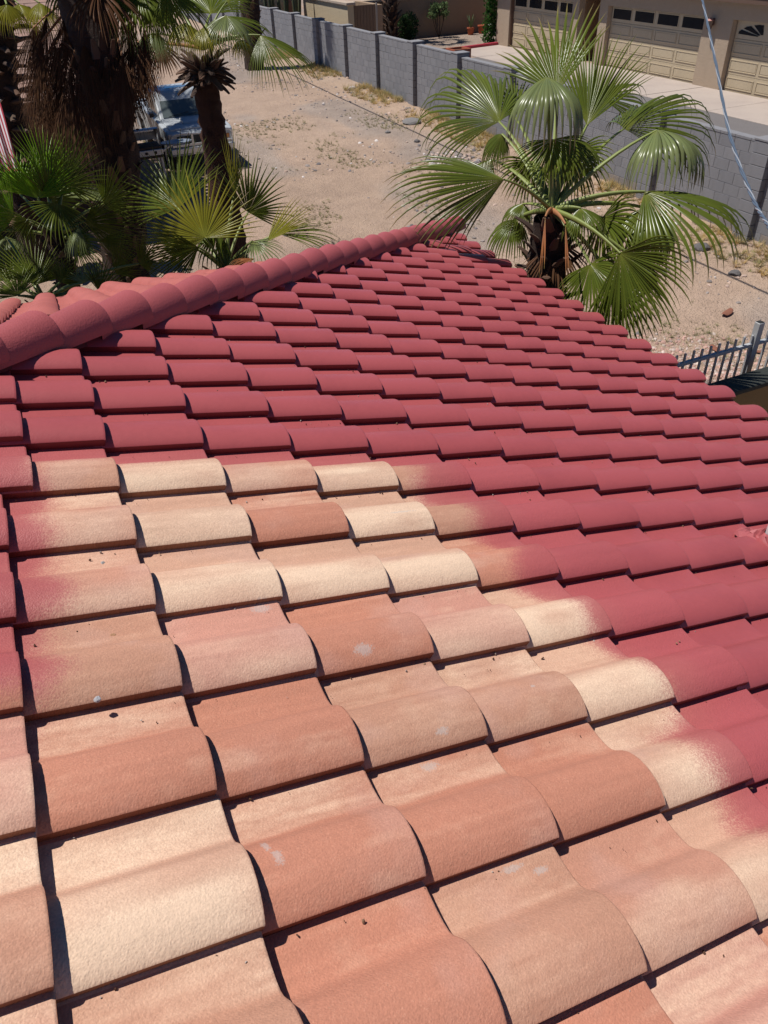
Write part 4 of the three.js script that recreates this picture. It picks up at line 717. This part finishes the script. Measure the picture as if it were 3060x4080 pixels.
  for (let i = 0; i < 9; i++) { const x = -0.9 + i * 0.22 + rr(-0.06, 0.06), h = rr(2.1, 3.6), z = rr(-0.3, 0.3), cvv = new THREE.CatmullRomCurve3([V(x * 0.8, 0, z), V(x, h * 0.5, z), V(x * 1.1 + rr(-0.1, 0.1), h, z)]); const fr = cvv.computeFrenetFrames(8, false); part('column', gridGeo(16, 8, (a, k) => { const an = a / 16 * Math.PI * 2, r = (a % 2 ? 0.062 : 0.085) * (k === 8 ? 0.3 : 1); return cvv.getPoint(k / 8).addScaledVector(fr.normals[k], Math.cos(an) * r).addScaledVector(fr.binormals[k], Math.sin(an) * r); }), cac, c); }
}


// ---------------------------------------------------------------- truck, grill, flag
{
  const T = thing('pickup_truck', 'pale blue pickup truck with a pipe grille guard, half in shade behind the palms', 'truck', [4.95, groundY(4.6, -22) - 0.02, -21.2]);
  const paint = new THREE.MeshPhysicalMaterial({ color: lin(0.42, 0.45, 0.47), roughness: 0.45, metalness: 0, clearcoat: 0.3, clearcoatRoughness: 0.15, side: THREE.DoubleSide });
  const glass = new THREE.MeshPhysicalMaterial({ color: lin(0.10, 0.12, 0.12), roughness: 0.1, side: THREE.DoubleSide }), black = std({ color: lin(0.02, 0.02, 0.022), roughness: 0.6 }), chrome = std({ color: lin(0.6, 0.62, 0.63), roughness: 0.35, metalness: 0.5 }), rubber = std({ color: lin(0.025, 0.024, 0.023), roughness: 0.9 });
  const ext = (pts, w, bev = 0.05) => { const g = new THREE.ExtrudeGeometry(new THREE.Shape(pts.map((p) => new THREE.Vector2(...p))), { depth: w - 2 * bev, bevelEnabled: true, bevelSize: bev, bevelThickness: bev, bevelSegments: 3, steps: 1 }); g.translate(0, 0, -(w - 2 * bev) / 2); g.rotateY(-Math.PI / 2); return boxUV(g); };
  // profile in (length, height): +length towards the front
  part('body', ext([[-0.06, 0.5], [-0.05, 0.95], [-0.16, 1.0], [-1.2, 1.07], [-2.72, 1.1], [-4.7, 1.08], [-4.72, 0.5], [-4.15, 0.48], [-3.98, 0.82], [-3.4, 0.82], [-3.2, 0.48], [-1.3, 0.46], [-1.12, 0.8], [-0.55, 0.8], [-0.36, 0.48]], 1.74), paint, T);
  const hood = part('hood', ext([[-0.14, 1.045], [-0.14, 1.06], [-1.16, 1.135], [-1.16, 1.11]], 1.5, 0.015), paint, T);
  part('hood_scoop', ext([[-0.5, 1.1], [-0.52, 1.12], [-0.98, 1.16], [-1.0, 1.13]], 0.6, 0.02), paint, hood);
  const cab = part('cab', ext([[-1.2, 1.1], [-1.86, 1.62], [-1.95, 1.66], [-2.7, 1.68], [-2.76, 1.64], [-2.86, 1.1]], 1.5, 0.05), paint, T);
  const pane = (a, b, c, d, nm) => { const g = new THREE.BufferGeometry(); g.setAttribute('position', new THREE.Float32BufferAttribute([...a, ...b, ...c, ...a, ...c, ...d], 3)); g.computeVertexNormals(); return part(nm, boxUV(g), glass, cab); };
  pane([-0.66, 1.17, -1.222], [0.66, 1.17, -1.222], [0.6, 1.62, -1.79], [-0.6, 1.62, -1.79], 'windscreen');
  for (const s of [-1, 1]) pane([s * 0.757, 1.18, -1.55], [s * 0.757, 1.18, -2.62], [s * 0.757, 1.56, -2.58], [s * 0.757, 1.56, -1.92], 'side_window');
  const hatch = part('roof_hatch', box([-0.36, 1.7, -2.5], [0.36, 1.722, -2.06], 0.01), chrome, cab); part('hatch_glass', box([-0.31, 1.7235, -2.46], [0.31, 1.728, -2.1]), glass, hatch);
  part('wiper', merge([bar([-0.5, 1.19, -1.2], [0.05, 1.25, -1.285], 0.015), bar([0.02, 1.19, -1.2], [0.55, 1.24, -1.275], 0.015)]), black, cab);
  part('grille', box([-0.62, 0.68, -0.03], [0.62, 0.92, 0.018], 0.01), black, T);
  for (const s of [-1, 1]) { part('headlight', (() => { const g = new THREE.CylinderGeometry(0.085, 0.085, 0.04, 20); g.rotateX(Math.PI / 2); g.translate(s * 0.48, 0.8, 0.025); return boxUV(g); })(), std({ color: lin(0.55, 0.57, 0.58), roughness: 0.15, metalness: 0.4 }), T); part('indicator', box([s * 0.7 - 0.06, 0.76, -0.02], [s * 0.7 + 0.06, 0.86, 0.02], 0.008), std({ color: lin(0.5, 0.16, 0.03), roughness: 0.3 }), T); }
  part('bumper', box([-0.86, 0.5, -0.02], [0.86, 0.66, 0.12], 0.03), chrome, T);
  part('grille_guard', merge([tube([[-0.78, 0.7, 0.1], [-0.78, 0.97, 0.16], [0, 0.98, 0.17], [0.78, 0.97, 0.16], [0.78, 0.7, 0.1]], 0.026, 8, 40), bar([-0.8, 0.73, 0.15], [0.8, 0.73, 0.15], 0.05), bar([-0.26, 0.5, 0.15], [-0.26, 0.98, 0.17], 0.05), bar([0.26, 0.5, 0.15], [0.26, 0.98, 0.17], 0.05)].map(boxUV)), chrome, T);
  for (const s of [-1, 1]) { const m = part('mirror', box([s * 0.9 - 0.06, 1.15, -1.6], [s * 0.9 + 0.06, 1.26, -1.56], 0.015), black, T); part('mirror_arm', bar([s * 0.76, 1.17, -1.6], [s * 0.9, 1.2, -1.59], 0.02), black, m); }
  for (const z of [-0.84, -3.7]) for (const s of [-1, 1]) { const w = part('wheel', (() => { const g = new THREE.TorusGeometry(0.27, 0.1, 10, 24); g.rotateY(Math.PI / 2); g.scale(1.1, 1, 1); g.translate(s * 0.76, 0.36, z); return boxUV(g); })(), rubber, T); part('rim', (() => { const g = new THREE.CylinderGeometry(0.2, 0.2, 0.12, 20); g.rotateZ(Math.PI / 2); g.translate(s * 0.78, 0.36, z); return boxUV(g); })(), chrome, w); }
  part('bed_floor', box([-0.72, 1.09, -4.55], [0.72, 1.135, -2.95], 0.01), black, T);

  const G = thing('barbecue_grill', 'silver barbecue grill with an open arched hood and an oval side shelf', 'grill', [3.32, groundY(3.4, -20.3), -20.3]); G.scale.setScalar(1.14);
  const steel = std({ color: lin(0.62, 0.61, 0.58), roughness: 0.35, metalness: 0.35 }), dark = std({ color: lin(0.07, 0.045, 0.03), roughness: 0.8 });
  const arch = (x0, x1, r0, nm, m, y = 0.86) => part(nm, merge([gridGeo(14, 1, (i, j) => { const a = mix(0.04, 0.6, i / 14) * Math.PI; return V(j ? x1 : x0, y + Math.sin(a) * r0, -Math.cos(a) * r0 * 0.9 - 0.1); })]), m, G);
  arch(-0.36, 0.36, 0.32, 'hood', steel);
  for (const s of [-1, 1]) { const sh = new THREE.Shape(); sh.moveTo(0, 0); sh.absarc(0, 0, 0.32, 0.04 * Math.PI, 0.6 * Math.PI); const g = new THREE.ExtrudeGeometry(sh, { depth: 0.012, bevelEnabled: false }); g.rotateY(Math.PI / 2); g.translate(s * 0.36 - 0.006, 0.86, -0.1); part('hood_side', boxUV(g), steel, G); }
  part('hood_handle', bar([-0.26, 1.15, 0.02], [0.26, 1.15, 0.02], 0.025), steel, G);
  part('firebox', box([-0.35, 0.62, -0.4], [0.35, 0.85, 0.13], 0.01), dark, G);
  part('control_panel', box([-0.36, 0.68, 0.135], [0.36, 0.8, 0.18], 0.015), steel, G);
  for (let i = 0; i < 3; i++) part('knob', (() => { const g = new THREE.CylinderGeometry(0.025, 0.03, 0.03, 14); g.rotateX(Math.PI / 2); g.translate(-0.2 + i * 0.2, 0.74, 0.197); return boxUV(g); })(), dark, G);
  part('thermometer', (() => { const g = new THREE.CylinderGeometry(0.035, 0.035, 0.012, 18); g.rotateX(0.1); g.translate(-0.05, 1.185, -0.08); return boxUV(g); })(), dark, G);
  for (const [x, z] of [[-0.32, 0.1], [0.32, 0.1], [-0.32, -0.36], [0.32, -0.36]]) part('leg', bar([x, 0, z], [x, 0.63, z], 0.045), steel, G);
  part('side_shelf', (() => { const g = new THREE.CylinderGeometry(0.3, 0.3, 0.025, 28); g.scale(1.15, 1, 0.7); g.translate(0.72, 0.84, -0.1); return boxUV(g); })(), std({ color: lin(0.20, 0.235, 0.28), roughness: 0.4 }), G);
  part('shelf_bracket', bar([0.37, 0.68, -0.1], [0.7, 0.825, -0.1], 0.03), steel, G);

  const FLAG_O = [0.10, -0.51, -11.97], FLAG_D = [0.06, -0.68, 0.88], FLAG_W = [0.27, -0.01, -0.01];
  const F = thing('flag', 'red and white striped flag hanging at the left edge in the shade', 'flag', [0, 0, 0]);
  const cloth = [[0.42, 0.02, 0.045], [0.66, 0.64, 0.66]].map((c) => new THREE.MeshPhysicalMaterial({ color: lin(...c), roughness: 0.95, transmission: 0.3, thickness: 0, side: THREE.DoubleSide }));
  const FO = V(...FLAG_O), FD = V(...FLAG_D), FW = V(...FLAG_W);
  for (let s = 0; s < 13; s++) part('stripe', gridGeo(3, 16, (i, j) => { const a = (s + i / 3) / 13, t = j / 16; return FO.clone().addScaledVector(FW, a * (1 - 0.3 * t)).addScaledVector(FD, t).add(V(0, 0, 0.07 * Math.sin(a * 14 + t * 3) * (0.3 + t))); }), cloth[s % 2], F);
  part('pole', tube([FO.clone().add(V(-0.35, 0.3, -0.05)), FO.clone().addScaledVector(FW, 1.05).add(V(0, 0.02, 0))], 0.015), std({ color: lin(0.4, 0.38, 0.35), roughness: 0.4 }), F);
}

// ---------------------------------------------------------------- iron fence and low wall by the gravel
{
  const iron = std({ color: lin(0.5, 0.51, 0.52), roughness: 0.5, metalness: 0.2, map: texRep(grain, 3) });
  const f = thing('iron_fence', 'grey iron picket fence above the pink gravel at the right edge', 'fence');
  const z = -5.03, x0 = 5.6, x1 = 11.2;
  for (let x = x0 + 0.06; x < x1; x += 0.124) if (Math.abs(x - 7.58) > 0.06) { const lean = rr(-0.006, 0.006); part('picket', bar([x + lean, -4.15, z], [x, -2.645 + rr(-0.006, 0.006), z], 0.022), iron, f); }
  for (const y of [-2.77, -3.95]) part('rail', merge([box([x0, y - 0.02, z - 0.022], [7.535, y + 0.02, z + 0.022], 0.004), box([7.625, y - 0.02, z - 0.022], [x1, y + 0.02, z + 0.022], 0.004)]), iron, f);
  for (const x of [7.58, 10.2]) { const p = part('post', box([x - 0.04, -4.3, z - 0.04], [x + 0.04, -2.5, z + 0.04], 0.006), iron, f); part('post_cap', box([x - 0.032, -2.4995, z - 0.032], [x + 0.032, -2.494, z + 0.032]), std({ color: lin(0.02, 0.02, 0.02) }), p); }
  const w = thing('side_wall', 'low olive brown stucco wall with a black cap below the iron fence', 'wall');
  part('wall', box([5.4, -4.4, -4.67], [10.5, -2.96, -4.47]), stuccoM([0.30, 0.20, 0.085], 2), w);
  part('cap', box([5.38, -2.957, -4.71], [10.52, -2.89, -4.43], 0.02), std({ color: lin(0.03, 0.035, 0.03), roughness: 0.8, bumpMap: texRep(grainBump, 3), bumpScale: 0.01 }), w);
}

// ---------------------------------------------------------------- stones, gravel, dry grass
{
  const rockGeo = (seed, flat = 0.6) => { const g = new THREE.IcosahedronGeometry(1, 1), p = g.attributes.position; for (let i = 0; i < p.count; i++) { const x = p.getX(i), y = p.getY(i), z = p.getZ(i), k = 0.75 + 0.5 * vnoise(x * 1.6 + seed * 9, y * 1.6 + z * 2.3, seed); p.setXYZ(i, x * k, y * k * flat, z * k); } g.computeVertexNormals(); return boxUV(g); };
  const rockM = [[0.24, 0.225, 0.215], [0.36, 0.27, 0.23], [0.17, 0.155, 0.15], [0.5, 0.44, 0.4]].map((c) => std({ color: lin(...c), map: texRep(grain, 2), bumpMap: texRep(grainBump, 3), bumpScale: 0.01, roughness: 0.95, flatShading: true }));
  const R = [[12.1, -23.2, 0.3, 0, 'flat grey stone lying near the wire shadow by the wall'], [12.3, -10.55, 0.16, 2, 'dark grey stone on the dirt below the near wall'], [11.9, -9.25, 0.11, 2, 'small grey stone beside the wire shadow at the right edge'], [12.65, -29.3, 0.13, 3, 'white stone in the dry grass at the wall foot'], [7.85, -7.75, 0.07, 3, 'white pebble in the pink gravel near the palm shadow'], [11.2, -21.0, 0.1, 2, 'dark stone on the open dirt of the alley'], [10.9, -22.4, 0.09, 0, 'small grey stone in the middle of the alley'], [11.4, -17.4, 0.12, 0, 'grey stone left of the block wall behind the palm']];
  R.forEach(([x, z, s, m, label], i) => { const o = solo('stone', rockGeo(i + 1, i === 0 ? 0.3 : 0.6), rockM[m], label, 'stone'); o.position.set(x, groundY(x, z) + s * 0.15, z); o.scale.setScalar(s); o.rotation.y = i; });
  const husk = std({ color: lin(0.22, 0.085, 0.05), roughness: 0.9 });
  [[10.5, -8.0, 0.3, 'curled reddish brown palm husk lying on the dirt at right'], [9.4, -7.1, 0.25, 'brown palm husk at the edge of the pink gravel'], [9.9, -6.75, 0.16, 'small brown husk above the fence post']].forEach(([x, z, s, label], i) => { const o = solo('palm_husk', gridGeo(6, 8, (a, k) => { const t = k / 8 - 0.5, w = (0.24 - 0.4 * t * t), an = (a / 6 - 0.5) * 2.4; return V(t, 0.1 * Math.cos(an) + 0.12 * t * t + 0.03 * hash(a, k, i), Math.sin(an) * w); }), husk, label, 'palm husk'); o.position.set(x, groundY(x, z) + 0.02, z); o.scale.setScalar(s); o.rotation.y = 0.4 + i; });
  const scatter = (name, geo, mats, n, where, size, seed) => {
    const r = mulberry(seed), m = new THREE.InstancedMesh(geo, mats, n), q = new THREE.Quaternion(), e = new THREE.Euler(), c = new THREE.Color(); m.name = numbered(name); m.userData.kind = 'stuff'; m.castShadow = m.receiveShadow = true;
    for (let i = 0; i < n; i++) { const [x, z] = where(r), s = size[0] + (size[1] - size[0]) * Math.pow(r(), 2.5); e.set(r() * 0.6, r() * 6.28, r() * 0.6); m.setMatrixAt(i, new THREE.Matrix4().compose(V(x, groundY(x, z) + s * 0.1, z), q.setFromEuler(e), V(s * (0.8 + 0.5 * r()), s, s * (0.8 + 0.5 * r())))); const t = r(), cc = t < 0.5 ? [0.27, 0.23, 0.21] : t < 0.8 ? [0.42, 0.31, 0.25] : t < 0.93 ? [0.18, 0.16, 0.16] : [0.62, 0.56, 0.52]; const k = 0.75 + 0.5 * r(); m.setColorAt(i, c.setRGB(cc[0] * k, cc[1] * k, cc[2] * k)); }
    scene.add(m); return m;
  };
  const white = std({ color: 0xffffff, roughness: 0.95, flatShading: true }), peb = rockGeo(21, 0.55);
  scatter('pebbles', peb, white, 3600, (r) => { for (;;) { const x = 2 + r() * 11.3, z = -46 + r() * 40; if (vnoise(x * 0.6, z * 0.5, 91) > 0.35 + 0.5 * r()) return [x, z]; } }, [0.012, 0.055], 3);
  scatter('pebbles', peb, white, 420, (r) => { const a = r() * 6.28, d = Math.sqrt(r()); return [11.1 + Math.cos(a) * d * 0.7, -18.6 + Math.sin(a) * d * 1.0]; }, [0.035, 0.08], 4);
  const gv = scatter('gravel', peb, white, 9000, (r) => { for (;;) { const x = 5.2 + r() * 6, z = -9.2 + r() * 5.2; if (sstep(2.1, 0.9, Math.hypot((x - 7.9) / 1.35, (z + 5.9) / 1.25)) > r()) return [x, z]; } }, [0.012, 0.034], 5);
  { const r = mulberry(66), c = new THREE.Color(); for (let i = 0; i < gv.count; i++) { const t = r(), k = 0.7 + 0.5 * r(), cc = t < 0.55 ? [0.50, 0.31, 0.255] : t < 0.8 ? [0.42, 0.33, 0.29] : [0.56, 0.46, 0.4]; gv.setColorAt(i, c.setRGB(cc[0] * k, cc[1] * k, cc[2] * k)); } }
  // dry grass tufts
  const blades = []; const br = mulberry(12);
  for (let i = 0; i < 22; i++) { const a = br() * 6.28, l = 0.06 + br() * 0.12, o = [Math.cos(a), Math.sin(a)], b = 0.05 * br(), g = new THREE.BufferGeometry(), w = 0.004, px = -o[1] * w, pz = o[0] * w; g.setAttribute('position', new THREE.Float32BufferAttribute([o[0] * b - px, 0, o[1] * b - pz, o[0] * b + px, 0, o[1] * b + pz, o[0] * (b + l * 0.7), l * (0.5 + 0.5 * br()), o[1] * (b + l * 0.7)], 3)); g.setAttribute('uv', new THREE.Float32BufferAttribute([0, 0, 1, 0, 0.5, 1], 2)); g.computeVertexNormals(); blades.push(g); }
  const tuft = merge(blades), grassM = new THREE.MeshPhysicalMaterial({ color: 0xffffff, side: THREE.DoubleSide, roughness: 0.95, transmission: 0.25, thickness: 0 });
  const tufts = (name, n, where, tone, size, seed) => { const r = mulberry(seed), m = new THREE.InstancedMesh(tuft, grassM, n), c = new THREE.Color(), q = new THREE.Quaternion(), e = new THREE.Euler(); m.name = numbered(name); m.userData.kind = 'stuff'; for (let i = 0; i < n; i++) { const [x, z] = where(r), s = size * (0.5 + r()); e.set(0, r() * 6.28, 0); m.setMatrixAt(i, new THREE.Matrix4().compose(V(x, groundY(x, z), z), q.setFromEuler(e), V(s, s * (0.6 + 0.6 * r()), s))); const k = 0.7 + 0.6 * r(), t = tone[(r() * tone.length) | 0]; m.setColorAt(i, c.setRGB(t[0] * k, t[1] * k, t[2] * k)); } scene.add(m); };
  tufts('dry_grass', 3600, (r) => { for (;;) { const x = 4 + r() * 8.5, z = -26 + r() * 20; if (fbm(x * 0.8 + 5, z * 0.55, 95, 3) > 0.47 + 0.16 * r()) return [x, z]; } }, [[0.22, 0.2, 0.085], [0.3, 0.26, 0.13], [0.2, 0.19, 0.08]], 0.5, 7);
  tufts('dry_grass', 1900, (r) => { for (;;) { const z = -44 + r() * 38, x = 13.28 - Math.pow(r(), 2) * 1.1; if (vnoise(z * 0.9, 3, 97) > 0.25 + 0.5 * r()) return [x, z]; } }, [[0.42, 0.28, 0.09], [0.46, 0.34, 0.15], [0.24, 0.22, 0.08]], 1.15, 8);
}

// ---------------------------------------------------------------- wires
{
  const CABLE = [[7.54, 0.72, -7.05], [6.48, 0.61, -5.75], [5.03, 0.43, -4.00], [4.03, 0.26, -2.77], [3.44, 0.19, -1.99], [3.21, 0.20, -1.69], [2.89, 0.18, -1.25], [2.95, 0.60, -1.03]];
  const P = CABLE.map((p) => V(...p)), cv = new THREE.CatmullRomCurve3(P), N = 180, L = cv.getLength();
  const c = thing('service_cable', 'twisted blue and grey service cable hanging across the right side', 'cable');
  const strand = (ph, r, off, mat) => { class S extends THREE.Curve { getPoint(t, o = V()) { const p = cv.getPoint(t), tg = cv.getTangent(t), s = V().crossVectors(tg, V(0, 1, 0)).normalize(), u = V().crossVectors(s, tg), a = ph + t * L * 11; return o.copy(p).addScaledVector(s, Math.cos(a) * off).addScaledVector(u, Math.sin(a) * off); } } part('strand', new THREE.TubeGeometry(new S(), N, r, 7, false), mat, c); };
  strand(0, 0.005, 0.005, std({ color: lin(0.085, 0.115, 0.155), roughness: 0.5 })); strand(2.1, 0.005, 0.005, std({ color: lin(0.10, 0.13, 0.17), roughness: 0.5 })); strand(4.2, 0.0035, 0.0057, std({ color: lin(0.4, 0.42, 0.44), roughness: 0.45, metalness: 0.3 }));
  const wireM = std({ color: lin(0.05, 0.05, 0.05), roughness: 0.6 });
  solo('overhead_wire', merge([tube([[9.6, 2.3, -60], [9.4, 2.0, -20], [9.55, 2.2, 16]], 0.03, 6, 60)].map(boxUV)), wireM, 'black overhead line along the alley, above the frame, shadowing the dirt', 'wire');
  solo('overhead_wire', merge([tube([[-8, 3.2, -41], [9.5, 2.6, -33]], 0.022, 6, 30)].map(boxUV)), wireM, 'thin overhead line crossing the alley, above the frame, shadowing the dirt', 'wire');
}

// ---------------------------------------------------------------- on the roof: the pipe and loose bits
const onRoof = (u, v, h) => V(CA * v + SA * h, -SA * v + CA * h, -u);
{
  const p = onRoof(1.02, 3.1, -0.01), t = thing('mast_pipe', 'white conduit pipe with a cracked red mortar collar at the right edge of the roof', 'pipe', p.toArray());
  part('pipe', tube([[0, -0.1, 0], [0, 0.4, 0], [0, 1.6, 0]], 0.02, 14), std({ color: lin(0.66, 0.6, 0.6), roughness: 0.3 }), t);
  part('collar', gridGeo(20, 8, (i, j) => { const a = i / 20 * Math.PI * 2, s = j / 8, r = 0.024 + 0.11 * s * (0.8 + 0.45 * vnoise(i % 20 * 0.8, 2, 5)); return V(Math.cos(a) * r, 0.045 * (1 - s) * (1 - s) + 0.03 * (hash(i % 20, j, 6) - 0.5) - 0.04 * s - Math.cos(a) * r * 0.33 + 0.025, Math.sin(a) * r); }), std({ color: lin(0.37, 0.09, 0.095), roughness: 0.6, flatShading: true }), t);
  const lump = (u, v, h, s, c, label, k) => { const g = new THREE.IcosahedronGeometry(1, 2), q = g.attributes.position; for (let i = 0; i < q.count; i++) { const f = 0.7 + 0.6 * vnoise(q.getX(i) * 2 + k * 5, q.getY(i) * 2 + q.getZ(i) * 3, k); q.setXYZ(i, q.getX(i) * f, q.getY(i) * f * 0.7, q.getZ(i) * f); } g.computeVertexNormals(); const o = solo('mortar_lump', boxUV(g), std({ color: lin(...c), roughness: 0.95 }), label, 'mortar lump'); o.position.copy(onRoof(u, v, h)); o.scale.setScalar(s); };
  lump(1.16, 0.245, -0.045, 0.008, [0.3, 0.29, 0.28], 'grey mortar crumb in a tile pan near the left of the bare patch', 1);
  lump(0.85, 0.225, -0.043, 0.0075, [0.36, 0.2, 0.11], 'brown crumb in the pan below the grey one on the bare tiles', 2);
  lump(0.6, 0.15, -0.002, 0.008, [0.36, 0.35, 0.36], 'grey mortar crumb on a tile edge at the left of the bare patch', 3);
  const twig = (pts, label) => { const o = solo('twig', tube(pts.map(([u, v, h]) => onRoof(u, v, h)), 0.0016, 5, 14), std({ color: lin(0.07, 0.03, 0.02), roughness: 0.9 }), label, 'twig'); return o; };
  twig([[-0.29, 1.5, -0.045], [-0.31, 1.51, -0.043], [-0.325, 1.53, -0.045]], 'thin dark curled twig on a bare tile near the right bottom');
  twig([[1.84, 2.38, -0.03], [1.845, 2.4, -0.026], [1.84, 2.43, -0.03]], 'small dark twig on the red painted tiles at the right');
}
{ // dust, grit and leaf crumbs caught along the laps of the tiles
  const r = mulberry(77), n = 520, g = new THREE.IcosahedronGeometry(1, 0), m = new THREE.InstancedMesh(boxUV(g), std({ color: 0xffffff, roughness: 1 }), n), c = new THREE.Color(), q = new THREE.Quaternion(), e = new THREE.Euler();
  m.name = 'grit'; m.userData.kind = 'stuff';
  for (let i = 0; i < n; i++) {
    const cc = Math.floor(-3 + r() * 14), j = Math.floor(-1 + r() * 11), lap = r() < 0.6, u = cc * TW + (lap ? 0.288 + 0.014 * r() : 0.23 + 0.06 * r()), f = r(), v = (j + f) * TE, s = 0.0012 + 0.0028 * Math.pow(r(), 3);
    e.set(r() * 3, r() * 3, r() * 3); m.setMatrixAt(i, new THREE.Matrix4().compose(onRoof(u, v, 0.0145 + 0.012 + 0.03 * f - LIFT + s * 0.4), q.setFromEuler(e), V(s * (1 + r()), s * 0.7, s)));
    const k = r(); m.setColorAt(i, k < 0.6 ? c.setRGB(0.1, 0.05, 0.03) : k < 0.85 ? c.setRGB(0.24, 0.15, 0.09) : c.setRGB(0.4, 0.36, 0.32));
  }
  scene.add(m);
}
renderer.render(scene, camera);
